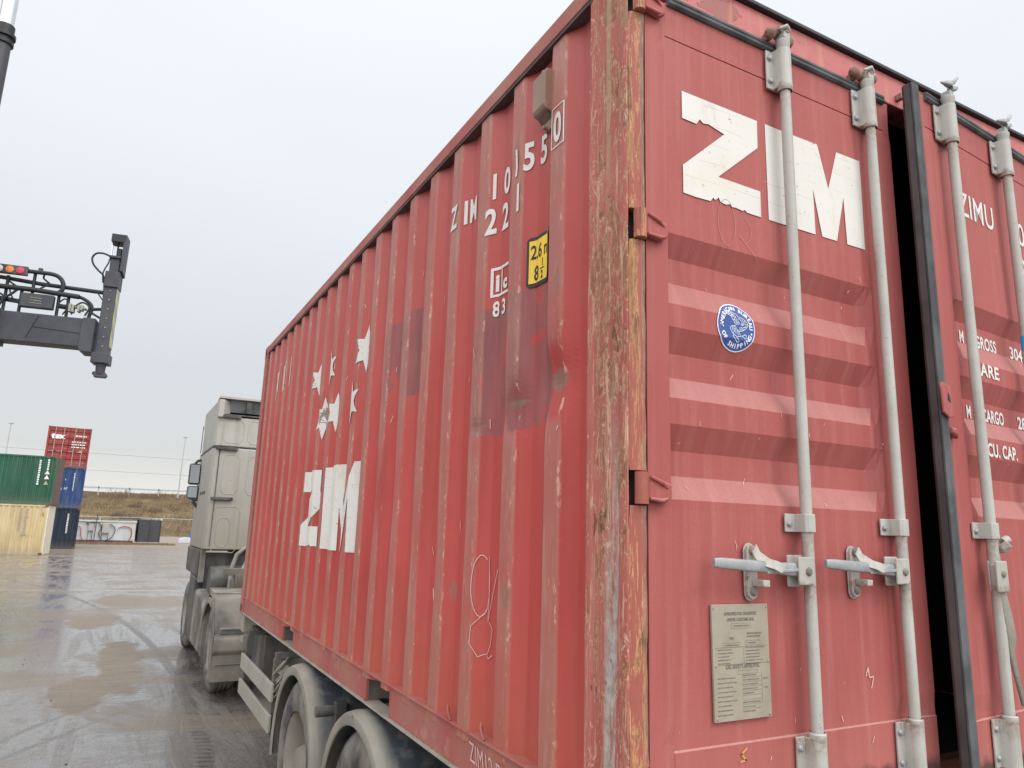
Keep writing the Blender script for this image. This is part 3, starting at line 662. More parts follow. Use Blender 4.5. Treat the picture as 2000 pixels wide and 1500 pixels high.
def rod(parent, x, handle, cam):
    yc = -.036; r = .0168
    m = MB(); m.tube([(x, yc, .16 + (2.36 - .16) * i / 8) for i in range(9)], r, 16); rd = m.build('locking_rod', MAT['galv'], parent, smooth=True)
    # bearing brackets at both ends: hat-shaped plate over the rod
    for (z0, z1) in ((2.275, 2.415), (.165, .305)):
        m = MB(); w = .052
        pr = [(x - w, -.004), (x - w, -.011), (x - .026, -.012)] + [(x - .024 * math.cos(t), yc - .001 - .022 * math.sin(t)) for t in [R_(a) for a in range(10, 171, 20)]] + [(x + .026, -.012), (x + w, -.011), (x + w, -.004), (x, -.003)]
        m.prism(pr, z0, z1, 2); br = m.build('rod_bracket', MAT['galv'], parent, .002, True)
        c = MB()
        zc = z1 if z0 < 1 else z0
        c.lathe([(zc - .012, .0225), (zc - .006, .0245), (zc + .010, .0245), (zc + .014, .021)], (x, yc, 0), 2, 16); c.build('collar', MAT['galv'], rd, smooth=True)
        for dx in (-.040, .040):
            for zb in (z0 + .028, z1 - .028): b = MB(); bolt(b, x + dx, -.012, zb, .0085, .008); b.build('bolt', MAT['galvd'], br, smooth=True)
    # guide strap above handle
    m = MB(); z0, z1 = .853, .905; w = .056
    pr = [(x - w, -.003), (x - w, -.009), (x - .024, -.010), (x - .0215, yc - .012), (x - .012, yc - .0205), (x + .012, yc - .0205), (x + .0215, yc - .012), (x + .024, -.010), (x + w, -.009), (x + w, -.003)]
    m.prism(pr, z0, z1, 2); br = m.build('guide_strap', MAT['galv'], parent, .002)
    for dx in (-.043, .043): b = MB(); bolt(b, x + dx, -.010, .876, .008, .008); b.build('bolt', MAT['galvd'], br, smooth=True)
    # upper sleeve and cam
    m = MB(); m.lathe([(2.405, .019), (2.41, .0215), (2.432, .0215), (2.437, .0235), (2.448, .0235), (2.452, .019)], (x, yc, 0), 2, 16); m.build('rod_sleeve', MAT['galv'], rd, smooth=True)
    if cam == 'locked':
        m = MB(); m.box((x - .014, yc - .020, 2.45), (x + .014, yc + .02, 2.475)); m.box((x - .007, yc - .024, 2.47), (x + .009, yc + .03, 2.497), Matrix.Rotation(R_(20), 3, 'Y')); m.tube([(x - .028, yc - .012, 2.478), (x - .008, yc - .026, 2.486), (x + .012, yc - .02, 2.476)], [.006, .009, .006], 8)
        m.build('cam', MAT['galv'], rd, .004)
    else:
        a = R_(35); m = MB(); m.box((x - .013, yc - .016, 2.45), (x + .013, yc + .016, 2.47))
        m.add(*loft([(x - .070, yc - .014, 2.478, .003), (x - .035, yc - .012, 2.490, .008), (x - .005, yc - .012, 2.497, .013), (x + .022, yc - .014, 2.512, .010), (x + .046, yc - .018, 2.536, .006), (x + .052, yc - .018, 2.541, .003)]))
        m.add(*loft([(x + .004, yc - .010, 2.480, .012), (x + .034, yc - .014, 2.490, .009), (x + .050, yc - .014, 2.500, .005)]))
        m.build('cam', MAT['galvd'], rd, .003)
    # handle clevis
    m = MB(); z0, z1 = .708, .785
    if handle == 'shut':
        m.box((x - .072, -.064, z0), (x - .010, -.056, z1)); m.box((x - .078, -.030, z0 - .006), (x - .016, -.023, z1 + .004)); m.box((x - .018, -.0555, z0), (x - .010, -.0305, z1))
        hb_ = m.build('handle_hub', MAT['galv'], rd, .004)
        b = MB(); bolt(b, x - .035, -.064, .745, .010, .007); b.build('bolt', MAT['mud'], hb_, smooth=True)
        h = MB(); P = [(x - .022, -.043, .748, .020), (x - .07, -.046, .750, .020), (x - .14, -.052, .753, .0165), (x - .20, -.053, .757, .0155), (x - .24, -.054, .759, .016), (x - .355, -.055, .766, .0145), (x - .378, -.055, .767, .012)]
        h.add(*loft([(a, b_, c, d) for a, b_, c, d in P], .55)); h.box((x - .19, -.062, .742), (x - .05, -.058, .751), Matrix.Rotation(R_(-3), 3, 'Y'))
        hd = h.build('door_handle', MAT['galvd'], rd, .003, True)
        # catch plate with a hasp
        xc = x - .200; c = MB(); pl = [(xc + .022 * math.cos(t), .745 + .052 + .022 * math.sin(t)) for t in [R_(a) for a in range(0, 181, 20)]] + [(xc + .022 * math.cos(t), .745 - .060 + .022 * math.sin(t)) for t in [R_(a) for a in range(180, 361, 20)]]
        c.prism(pl, -.006, -.002, 1); c.prism([(xc + (px - xc) * .86, .745 + (pz - .745) * .93) for px, pz in pl], -.016, -.006, 1); c.box((xc - .004, -.058, .704), (xc + .020, -.016, .722))
        ct = c.build('handle_catch', MAT['galv'], parent, .002)
        c = MB(); c.add(*ribbon([(xc - .002, -.022, .806), (xc + .002, -.030, .786), (xc + .010, -.058, .768), (xc + .030, -.068, .762), (xc + .050, -.072, .752), (xc + .064, -.070, .756)], .017, .006)); c.build('catch_tongue', MAT['galv'], ct, .001, True)
        for zb in (.800, .690): b = MB(); bolt(b, xc, -.016, zb, .011, .010); b.build('bolt', MAT['mud'], ct, smooth=True)
    elif handle == 'open':
        m.box((x - .050, -.066, z0 - .02), (x + .022, -.058, z1)); m.box((x - .02, -.030, z0 - .02), (x + .034, -.022, z1)); m.box((x - .020, -.0575, z0 - .015), (x - .010, -.0305, z1 - .01))
        hb_ = m.build('handle_hub', MAT['galv'], rd, .004)
        b = MB(); bolt(b, x - .014, -.066, .745, .010, .007); b.build('bolt', MAT['mud'], hb_, smooth=True)
        h = MB(); h.add(*loft([(x + .004, -.044, .735, .018), (x + .010, -.046, .68, .020), (x + .022, -.048, .60, .026), (x + .030, -.048, .55, .026), (x + .028, -.048, .50, .014), (x + .045, -.048, .44, .013), (x + .075, -.05, .34, .012)], .45, True))
        h.build('door_handle', MAT['mud'], rd, .002, True)
        xc = x + .075; c = MB(); c.tube([(xc - .004, -.004, .82), (xc + .002, -.034, .825), (xc + .01, -.05, .84)], [.014, .017, .014], 10); c.box((xc - .02, -.012, .70), (xc + .03, -.002, .86)); c.tube([(xc + .01, -.03, .845), (xc + .03, -.04, .855)], .015, 10)
        c.build('handle_catch', MAT['galv'], parent, .003)
    return rd
def loft(P, flat=1.0, vert=False):
    """rounded bar through points (x,y,z,half height); flat = thickness ratio"""
    vs, fs = [], []; n = 10
    for i, (x, y, z, r) in enumerate(P):
        for k in range(n):
            t = 2 * math.pi * k / n + .3; c_, s_ = math.cos(t), math.sin(t)
            c_ = math.copysign(abs(c_) ** .6, c_); s_ = math.copysign(abs(s_) ** .6, s_)
            vs.append((x + (c_ * r if vert else 0), y + (s_ if vert else c_) * r * flat, z + (0 if vert else s_ * r)))
    for i in range(len(P) - 1):
        for k in range(n): fs.append((i * n + k, i * n + (k + 1) % n, (i + 1) * n + (k + 1) % n, (i + 1) * n + k))
    fs.append(tuple(range(n))); fs.append(tuple((len(P) - 1) * n + k for k in range(n)))
    return vs, fs
def ribbon(P, w, t):
    vs, fs = [], []
    for (x, y, z) in P:
        for (a, b) in ((-w, 0), (w, 0), (w, -t), (-w, -t)): vs.append((x + a * .5, y + b, z + a * .6))
    for i in range(len(P) - 1):
        for k in range(4): fs.append((i * 4 + k, i * 4 + (k + 1) % 4, (i + 1) * 4 + (k + 1) % 4, (i + 1) * 4 + k))
    fs.append((0, 1, 2, 3)); fs.append(tuple((len(P) - 1) * 4 + k for k in range(4)))
    return vs, fs
def hinge(parent, x, z0, z1, mat=None):
    m = MB(); m.tube([(x - .026, -.010, z0), (x - .026, -.010, z1)], .0185, 14)
    k = m.build('hinge_knuckle', MAT['postedge'], parent, smooth=True)
    zm = (z0 + z1) / 2; m = MB()
    m.prism([(x - .012, z0 + .012), (x + .045, z0 + .004), (x + .066, zm - .022), (x + .066, zm + .014), (x + .048, z1 - .022), (x - .012, z1 - .004)], -.022, -.001, 1)
    hb_ = m.build('hinge_blade', MAT['door'], parent, .006)
    m = MB(); m.tube([(x - .008, -.024, z1 - .012), (x + .03, -.026, z1 - .026), (x + .052, -.020, z1 - .04)], [.005, .006, .003], 8); m.tube([(x - .008, -.022, z0 + .014), (x + .03, -.024, z0 + .010), (x + .058, -.018, z0 + .018)], [.004, .006, .003], 8)
    m.build('weld_ridge', MAT['door'], hb_, smooth=True)

LX, DW = .065, 1.134
LDF = (CT, Matrix.Translation((LX, 0, 0)))
RDF = (CT, Matrix.Translation((2.383, 0, 0)) @ Matrix.Rotation(R_(4.9), 4, 'Z') @ Matrix.Translation((-1.15, 0, 0)))
ldoor = door(LDF, DW, False, MAT['door']); ldoor['label'] = 'closed left door leaf with big white letters'
rdoor = door(RDF, 1.15, True, MAT['door']); rdoor['label'] = 'right door leaf standing slightly ajar with small white stencils'
for x in (.547, .973):
    rod(LDF, x, 'shut', 'locked')
rod(RDF, .134, 'open', 'free'); rod(RDF, .558, None, 'free')
for a, b in HZ: hinge(LDF, -.002, a + .004, b - .004)
# gaskets: a grey rubber seal round each leaf
def strip(name, mat, parent, prof, a, b, axis): m = MB(); m.prism(prof, a, b, axis); return m.build(name, mat, parent, .0015)
strip('top_gasket', MAT['gasket'], ldoor, [(-.006, 2.418), (-.014, 2.424), (-.014, 2.432), (-.009, 2.436), (-.013, 2.440), (-.012, 2.449), (.002, 2.452), (.004, 2.418)], .085, 1.105, 0)
strip('top_gasket', MAT['gasket'], rdoor, [(-.006, 2.418), (-.014, 2.424), (-.014, 2.432), (-.009, 2.436), (-.013, 2.440), (-.012, 2.449), (.002, 2.452), (.004, 2.418)], .035, 1.10, 0)
strip('side_gasket', MAT['gasket'], rdoor, [(-.060, -.002), (-.062, -.010), (-.045, -.014), (-.040, -.011), (-.036, -.014), (-.020, -.012), (-.016, -.003), (-.03, .002)], .12, 2.452, 2)
strip('gasket_lip', MAT['gaskd'], rdoor, [(-.062, .0), (-.064, .020), (-.056, .030), (-.001, .052), (-.001, .003), (-.03, .004), (-.0625, -.002)], .12, 2.452, 2)
strip('door_edge', MAT['black'], ldoor, [(1.1345, .006), (1.138, .02), (1.137, .050), (1.1345, .05)], .10, 2.42, 2)
# lock tab and broken weld stub on the right leaf
m = MB(); m.prism([(-.078, 1.335), (-.070, 1.350), (-.016, 1.340), (-.010, 1.24), (-.04, 1.235), (-.072, 1.250)], -.026, -.018, 1)
lt = m.build('lock_tab', MAT['door'], RDF, .003)
m = MB(); m.prism([(-.045, 1.295), (-.040, 1.318), (-.030, 1.305), (-.028, 1.285)], -.0275, -.0255, 1); m.build('tab_hole', MAT['black'], lt)
m = MB(); m.add(*loft([(-.022, -.012, 1.198, .010), (-.005, -.016, 1.190, .014), (.020, -.010, 1.180, .008)])); m.build('weld_stub', MAT['door'], RDF, .002)
m = MB(); m.lathe([(1.555, .0170), (1.555, .0178), (1.610, .0178), (1.610, .0170)], (.558, -.036, 0), 2, 16); m.build('blue_tape_band', MAT['tape'], RDF)
# top left fold of the hinge blade on the door head
# keepers on the header
for x in (LX + .547, LX + .973):
    m = MB()
    for k in range(7):
        a = -.048 + .016 * k + rnd.uniform(-.004, .004); zz = 2.488 + rnd.uniform(-.012, .014) - abs(a) * .3; r = rnd.uniform(.016, .024)
        m.lathe([(-r, .001), (-r * .6, r * .8), (0, r), (r * .6, r * .8), (r, .001)], (x + a, -.020 + rnd.uniform(-.012, .008), zz), 0, 8)
    m.box((x - .04, -.03, 2.460), (x - .024, .012, 2.492)); m.box((x + .026, -.032, 2.464), (x + .044, .012, 2.498))
    m.build('cam_keeper', MAT['rust'], CT, .005)
for q in (1.32, 1.73):
    m = MB(); m.box((q - .05, -.014, 2.475), (q - .03, .012, 2.50)); m.box((q + .03, -.014, 2.475), (q + .05, .012, 2.50)); m.build('cam_keeper', MAT['rust'], CT, .004)

# ------------------------------------------------------------------ lettering that follows the pressed steel
def cuts(bm, cl, axis):
    lo = min((v.co[axis] for v in bm.verts), default=0); hi = max((v.co[axis] for v in bm.verts), default=0)
    for c in cl:
        if lo < c < hi:
            co = Vector((0, 0, 0)); co[axis] = c; no = Vector((0, 0, 0)); no[axis] = 1
            bmesh.ops.bisect_plane(bm, geom=bm.verts[:] + bm.edges[:] + bm.faces[:], plane_co=co, plane_no=no)
def side_decal(bm, y0, z0, name, mat, off=.003, parent=None):
    for v in bm.verts: v.co = Vector((0, y0 - v.co.x, z0 + v.co.y))
    cl = []
    for k in range(-2, 22):
        for f in (0, .262, .505, .762, .995): cl.append(E0 + PITCH * k - PITCH * f)
    cuts(bm, cl, 1); cuts(bm, [.05 * i for i in range(60)], 2)
    for v in bm.verts: v.co.x = SX + surfx(v.co.y, v.co.z) - off
    return bm_obj(bm, name, mat, parent or SIDE)
SIDE = [o for o in bpy.data.objects if o.name == 'side_panel'][0]
def door_decal(bm, x0, z0, name, mat, mirror=False, off=.0022, parent=None, W_=1.15, sub=True):
    for v in bm.verts: v.co = Vector((x0 + v.co.x, 0, z0 + v.co.y))
    cuts(bm, [W_ - a for a in (XL, XL + .004, XR2 - .05, XR2)] if mirror else XCUT, 0); cuts(bm, ZCUT, 2)
    for v in bm.verts: v.co.y = doorsurf(W_ - v.co.x, v.co.z, XR2) - off if mirror else doorsurf(v.co.x, v.co.z) - off
    return bm_obj(bm, name, mat, parent or (rdoor if mirror else ldoor))
def zim(s, t=1.0):
    """big block letters, unit: metres at s=1 (height .343)"""
    Z = [[(0, .343), (.322, .341), (.320, .243), (.143, .092), (.324, .090), (.324, .0), (.262, .001), (.252, .008), (.243, .002), (.215, .006), (.196, .004), (.190, .012), (.172, .006), (.150, .009), (.142, .022), (.128, .010), (.120, .016), (.108, .002), (.05, .0), (0, .002), (0, .093), (.174, .247), (.108, .262), (.086, .258), (.072, .268), (.058, .248), (0, .250)]]
    I = [[(.358, 0), (.358, .341), (.442, .341), (.442, 0)]]
    Mm = [[(.482, 0), (.482, .341), (.611, .342), (.656, .187), (.710, .341), (.836, .342), (.832, 0), (.738, 0), (.733, .174), (.685, 0), (.611, 0), (.577, .168), (.578, 0)]]
    if t != 1.0:
        I = [[(.372, 0), (.372, .341), (.430, .341), (.430, 0)]]; Mm = [[(.508, 0), (.508, .341), (.640, .342), (.690, .170), (.752, .341), (.836, .342), (.832, 0), (.738, 0), (.733, .20), (.685, 0), (.611, 0), (.577, .168), (.578, 0)]]
    return poly_bm([[(x * s, y * s * t) for x, y in p] for p in Z + I + Mm])
door_decal(zim(.974), .206 - LX, 1.817, 'big_lettering', MAT['white'])
side_decal(zim(1.56, .955), 3.760, .69, 'big_lettering', MAT['white'], .004)
def spire(cx, cy, r, rx=.86):   # six-pointed star
    return [(cx + rr * rx * math.sin(R_(a)), cy + rr * math.cos(R_(a))) for a, rr in [(k * 30, r if k % 2 == 0 else r * .50) for k in range(12)]]
for cy, cz, r in ((3.682, 1.868, .125), (3.262, 1.868, .130), (2.545, 1.858, .150), (3.430, 1.552, .150), (3.125, 1.556, .130), (2.697, 1.556, .135)):
    side_decal(poly_bm([spire(0, 0, r)]), cy, cz, 'star', MAT['white'], .0045)
for cy, cz in ((3.43, 1.585),):
    bm = poly_bm([q for k in range(7) for q in stroke_poly([(rnd.uniform(-.05, .05), rnd.uniform(-.09, .05)) for _ in range(4)], .004)]); side_decal(bm, cy, cz, 'pen_scribble', MAT['ink'], .006)
def word(txt, y, z, h, bold=.006, sp=1.0, sx=1.0, mat='white2', name='stencil_lettering', off=.0035):
    bm = text_bm(txt, h / .73, bold, sp)
    for v in bm.verts: v.co.x *= sx
    return side_decal(bm, y, z, name, MAT[mat], off)
def glyph(ch, yc, z, h, bold=.007, sx=.85, mat='white2', off=.0035):
    bm = text_bm(ch, h / .73, bold)
    xs = [v.co.x for v in bm.verts]; c = (min(xs) + max(xs)) / 2
    for v in bm.verts: v.co.x = (v.co.x - c) * sx
    return side_decal(bm, yc, z, 'stencil_lettering', MAT[mat], off)
for ch, yc in (('Z', 1.245), ('I', 1.165), ('M', 1.118), ('1', .886), ('0', .812), ('1', .678), ('5', .608), ('5', .534), ('0', .388)): glyph(ch, yc, 2.118, .108, .004, {'M': .52, 'I': .75}.get(ch, .66))
bm = poly_bm([q for q in stroke_poly([(-.036, -.02), (-.036, .128), (.036, .128), (.036, -.02), (-.036, -.02)], .004)]); side_decal(bm, .388, 2.118, 'stencil_frame', MAT['white2'])
for ch, yc in (('2', .898), ('2', .818), ('1', .655)): glyph(ch, yc, 1.972, .108, .004, .72)
# small 'ic' emblem with the figure below
bm = poly_bm(stroke_poly([(0, 0), (0, .108), (.12, .108)], .012) + stroke_poly([(0, 0), (.12, 0)], .010) + stroke_poly([(.052, 0), (.052, .108)], .007)); side_decal(bm, .885, 1.712, 'stencil_frame', MAT['white2'])
glyph('i', .860, 1.731, .068, .004, .9); glyph('c', .805, 1.731, .052, .004, .95)
glyph('8', .862, 1.630, .060, .002, .8); glyph('3', .812, 1.630, .060, .002, .8)
# yellow height sticker
yb = poly_bm([[(.0, .0), (.0, .165), (.010, .175), (.158, .175), (.166, .165), (.166, .0), (.158, -.01), (.010, -.01)]]); st = side_decal(yb, .606, 1.672, 'height_sticker', MAT['inkb'], .0045)
yb = poly_bm([[(.010, .004), (.010, .161), (.157, .161), (.157, .004)]]); side_decal(yb, .606, 1.672, 'sticker_face', MAT['yellow'], .0055, st)
for t, y, z, h, sx in (('2.6 m', .590, 1.765, .052, .68), ('8', .576, 1.684, .055, .72), ('1', .532, 1.728, .028, .7), ('2', .535, 1.684, .028, .7)):
    bm = text_bm(t, h / .73, .0014)
    for v in bm.verts: v.co.x *= sx
    side_decal(bm, y, z, 'sticker_print', MAT['inkb'], .0065, st)
bm = poly_bm(stroke_poly([(0, 0), (.026, 0)], .004)); side_decal(bm, .540, 1.719, 'sticker_print', MAT['inkb'], .0065, st)
# outlined letters near the front end
def yz(P): return [(5.3 - y, z - 1.9) for y, z in P]
ol = []
for P, w_ in (([(5.240, 1.93), (5.205, 2.17)], .011), ([(5.228, 2.165), (5.192, 2.01), (5.172, 2.185)], .010), ([(5.216, 2.175), (5.232, 2.175)], .012), ([(4.956, 1.985), (4.956, 2.19), (4.928, 2.195), (4.928, 1.975), (4.956, 1.985)], .008), ([(4.885, 2.225), (4.902, 2.20), (4.910, 2.11), (4.903, 2.02), (4.886, 1.985)], .010), ([(4.672, 2.225), (4.655, 2.205), (4.645, 2.12), (4.652, 2.03), (4.672, 1.985)], .010), ([(4.890, 2.185), (4.896, 2.11), (4.890, 2.03)], .006), ([(4.667, 2.18), (4.661, 2.11), (4.667, 2.03)], .006)):
    ol += stroke_poly(yz(P), w_ * 1.7)
side_decal(poly_bm(ol), 5.30, 1.90, 'outlined_lettering', MAT['white2'], .0045)
# chalk scribbles
def jit(P, a): return [(x + rnd.uniform(-a, a), y + rnd.uniform(-a, a)) for x, y in P]
sc = stroke_poly(jit(arc(.055, .14, .040, .105, 60, 390, 22), .0015), .0035) + stroke_poly([(.085, .24), (.094, .10), (.09, .02), (.15, .20)], .003) + stroke_poly([(.075, .05), (.02, .0), (.015, -.06), (.05, -.10), (.085, -.085)], .003) + stroke_poly([(.10, .02), (.125, .0), (.115, -.05), (.09, -.09), (.10, -.10), (.13, -.085)], .003)
side_decal(poly_bm(sc), .935, .50, 'chalk_scribble', MAT['chalk'], .004)
sc = stroke_poly([(0, .04), (.018, -.03)], .006) + stroke_poly([(.02, .03), (.03, -.02)], .006)
side_decal(poly_bm(sc), 1.37, .55, 'chalk_scribble', MAT['white2'], .004)
for k in range(34):
    y = rnd.uniform(.3, 3.6); z = rnd.uniform(.3, 2.2); l = rnd.uniform(.008, .045); a = rnd.uniform(60, 120)
    if k > 26: continue
    side_decal(poly_bm(stroke_poly([(0, 0), (l * math.cos(R_(a)), l * math.sin(R_(a)))], rnd.uniform(.0025, .005))), y, z, 'scratch', MAT['chalk'], .0035)
bm = text_bm('ZIM12 EM', .062 / .73, .0)
for v in bm.verts: v.co.x *= .8; v.co.x += v.co.y * -.25
for v in bm.verts: v.co = Vector((.0068, .885 - v.co.x, .070 + v.co.y - .08 * v.co.x))
bm_obj(bm, 'chalk_lettering', MAT['chalk'], CT)
# hooks on the lower rail
for y in (1.075, .80):
    m = MB(); m.tube([(.012, y, .159), (.004, y + .002, .20), (.0, y - .004, .205), (-.004, y - .012, .19), (.0, y - .03, .16)], .0045, 8); m.build('lashing_ring', MAT['rail'], CT, smooth=True)
# vent cover under the top rail
m = MB(); y0, y1 = .432, .516
m.prism([(-.018, 2.258), (-.026, 2.272), (-.026, 2.396), (-.014, 2.414), (.038, 2.415), (.038, 2.242)], y0, y1, 1)
vt = m.build('vent_cover', MAT['vent'], CT, .006)
m = MB(); m.prism([(-.0155, 2.260), (-.0225, 2.273), (.022, 2.224), (.035, 2.232)], y0 + .006, y1 - .006, 1); m.build('vent_mesh', MAT['ventd'], vt)
m = MB(); m.box((.012, y0 - .002, 2.195), (.037, y1 - .03, 2.232)); m.tube([(-.006, .47, 2.205), (.02, .47, 2.205)], .008, 8); m.tube([(-.010, .475, 2.418), (.02, .475, 2.420)], .010, 8); m.build('vent_tab', MAT['vent'], vt, .002)

# right leaf stencils
def dword(txt, x0, x1, z, h, bold=.003):
    bm = text_bm(txt, h / .73, bold, 1.05); xs = [v.co.x for v in bm.verts]; a, b = min(xs), max(xs)
    for v in bm.verts: v.co.x = (v.co.x - a) * (x1 - x0) / (b - a)
    return door_decal(bm, x0, z, 'stencil_lettering', MAT['white2'], True)
dword('ZIMU', .225, .490, 2.030, .100, .001); dword('101550', .650, 1.01, 2.026, .100, .001); dword('22 10', .680, .96, 1.88, .09, .001)
dword('M', .203, .232, 1.543, .047, .001); dword('AX', .254, .300, 1.543, .047, .001); dword('M', .203, .232, 1.269, .047, .001); dword('AX', .254, .300, 1.269, .047, .001)
for t1, a, b, t2, c, d, z in (('GROSS', .315, .475, '30480', .585, .76, 1.543), ('TARE', .215, .398, '2250', .62, .76, 1.424), ('CARGO', .315, .475, '28230', .585, .76, 1.269), ('CU. CAP.', .256, .475, '33.2', .62, .76, 1.137)):
    dword(t1, a, b, z, .047, .0018); dword(t2, c, d, z, .047, .0018)

# round blue sticker
cx, cz, R = .398 - LX, 1.441, .0735
def disc(r, n=40): return [(r * 1.02 * math.cos(2 * math.pi * k / n), r * math.sin(2 * math.pi * k / n)) for k in range(n)]
rs = door_decal(poly_bm([disc(R)]), cx, cz, 'round_sticker', MAT['stw'], off=.0028)
door_decal(poly_bm([disc(R * .955)]), cx, cz, 'sticker_face', MAT['blue'], off=.0036)
bm = bmesh.new()
def circ_text(txt, r, a_mid, step, size, inward):
    for i, ch in enumerate(txt):
        if ch == ' ': continue
        t = text_bm(ch, size, .0006); xs = [v.co.x for v in t.verts]; c = (min(xs) + max(xs)) / 2
        a = a_mid + (i - (len(txt) - 1) / 2) * step * (-1 if not inward else 1); rr = R_(a)
        ang = rr - math.pi / 2 if not inward else rr + math.pi / 2; ca, sa = math.cos(ang), math.sin(ang)
        for f in t.faces:
            vs = []
            for v in f.verts:
                x, y = v.co.x - c, v.co.y; vs.append(bm.verts.new((r * math.cos(rr) + x * ca - y * sa, r * math.sin(rr) + x * sa + y * ca, 0)))
            bm.faces.new(vs)
        t.free()
circ_text('AMERICAN BUREAU', R * .70, 92, 12.6, .0185, False); circ_text('OF SHIPPING', R * .87, 270, 12.5, .0185, True)
E_ = [[(470, 505), (500, 490), (620, 495), (690, 530), (700, 580)], [(470, 505), (500, 545), (560, 580), (600, 640), (640, 710), (660, 725)], [(700, 580), (690, 640), (720, 690), (745, 700)], [(530, 510), (600, 560), (640, 640), (680, 715)], [(580, 505), (640, 570), (670, 650), (700, 715)], [(500, 530), (620, 540)], [(560, 570), (660, 600)], [(600, 630), (680, 660)],
      [(700, 580), (780, 585), (850, 625), (885, 680), (870, 720), (840, 760), (760, 820)], [(720, 600), (760, 640), (770, 690)], [(770, 600), (800, 650), (780, 700)], [(820, 620), (830, 680), (760, 720)], [(745, 700), (830, 690), (870, 680)], [(720, 760), (780, 760), (850, 720)], [(720, 760), (725, 800), (790, 790)],
      [(640, 745), (560, 760), (545, 800), (560, 850), (600, 900), (660, 930), (740, 920), (790, 890), (820, 870), (845, 890), (840, 940), (810, 950), (790, 920), (740, 915)], [(640, 745), (660, 800), (700, 830), (760, 820)], [(580, 770), (590, 850)], [(610, 760), (620, 860)], [(640, 790), (650, 880)], [(670, 820), (690, 900)], [(700, 840), (730, 900)], [(590, 930), (640, 990), (680, 1025), (710, 1020), (700, 980), (660, 960), (670, 930)], [(600, 870), (600, 930)]]
for P in E_:
    pts = [((x - 665) / 350 * R, -(y - 755) / 435 * R) for x, y in P]
    for q in stroke_poly(pts, .0017): bm.faces.new([bm.verts.new((x, y, 0)) for x, y in q])
for sx, sy in ((-.80, -.02), (.80, -.20)):
    st5 = [(sx * R + .005 * (1 if k % 2 == 0 else .42) * math.sin(R_(36 * k)), sy * R + .005 * (1 if k % 2 == 0 else .42) * math.cos(R_(36 * k))) for k in range(10)]
    f = bm.faces.new([bm.verts.new((x, y, 0)) for x, y in st5])
bmesh.ops.triangulate(bm, faces=bm.faces)
door_decal(bm, cx, cz, 'sticker_print', MAT['stw'], off=.0044)

# approval plate
m = MB(); m.prism([(.272, .364), (.476, .364), (.473, .656), (.268, .656)], -.006, .001, 1)
pl = m.build('approval_plate', MAT['plate'], CT, .001)
def ptext(t, x, z, h, sx=.8, b=.0004, align='LEFT'):
    bm = text_bm(t, h / .73, b, 1.0, align)
    for v in bm.verts: v.co = Vector((x + v.co.x * sx, -.0068, z + v.co.y))
    bm_obj(bm, 'plate_lettering', MAT['ink'], pl)
ptext('APPROVED FOR TRANSPORT', .371, .628, .0085, .78, .0004, 'CENTER'); ptext('UNDER CUSTOMS SEAL', .371, .613, .0085, .82, .0004, 'CENTER')
ptext('TYPE', .335, .566, .006, .9, .0003, 'CENTER'); ptext("MANUFACTURER'S NO.", .392, .578, .0048, .8, .0002); ptext('OF THE CONTAINER', .392, .570, .0048, .8, .0002)
ptext('CSC SAFETY APPROVAL', .374, .493, .0105, .80, .0006, 'CENTER')
ll = []
def bar(x0, x1, z, w=.0035):
    x = x0
    while x < x1: l = rnd.uniform(.003, .011); ll.append(((x, z), (min(x1, x + l), z), w * rnd.uniform(.7, 1.1))); x += l + rnd.uniform(.0012, .004)
bar(.345, .402, .6005); bar(.312, .360, .552)
for k in range(5): bar(.287, rnd.uniform(.325, .352), .541 - k * .0085, .0026)
for k in range(6): bar(.387, rnd.uniform(.435, .462), .544 - k * .0082, .0026)
bar(.395, .425, .556)
for k in range(9): bar(.284, rnd.uniform(.325, .35), .470 - k * .0112, .0028)
for k in range(9):
    if k != 5: bar(.372, rnd.uniform(.41, .438), .474 - k * .0112, .003)
bar(.448, .464, .463, .004); bar(.452, .462, .440, .004)
lines = [(a, b, w) for a, b, w in ll]
for (x0, z0, x1, z1) in ((.337, .594, .408, .607), (.305, .547, .366, .558), (.387, .550, .440, .562), (.355, .478, .427, .487)): lines += [((x0, z0), (x1, z0), .0007), ((x0, z1), (x1, z1), .0007), ((x0, z0), (x0, z1), .0007), ((x1, z0), (x1, z1), .0007)]
for z in (.5465, .5035): lines.append(((.276, z), (.468, z), .0007))
lines.append(((.379, .504), (.379, .546), .0007)); lines.append(((.442, .405), (.442, .484), .0007))
for k in range(8): lines.append(((.368, .4685 - k * .0112), (.442, .4695 - k * .0112), .0006))
bm = poly_bm([q for a, b, w in lines for q in stroke_poly([a, b], w)])
for v in bm.verts: v.co = Vector((v.co.x, -.0068, v.co.y))
bm_obj(bm, 'plate_lettering', MAT['ink'], pl)
for x, z in ((.279, .502), (.469, .506), (.275, .648), (.468, .648), (.281, .372), (.468, .372)): m = MB(); bolt(m, x, -.006, z, .0032, .002); m.build('rivet', MAT['plate'], pl, smooth=True)
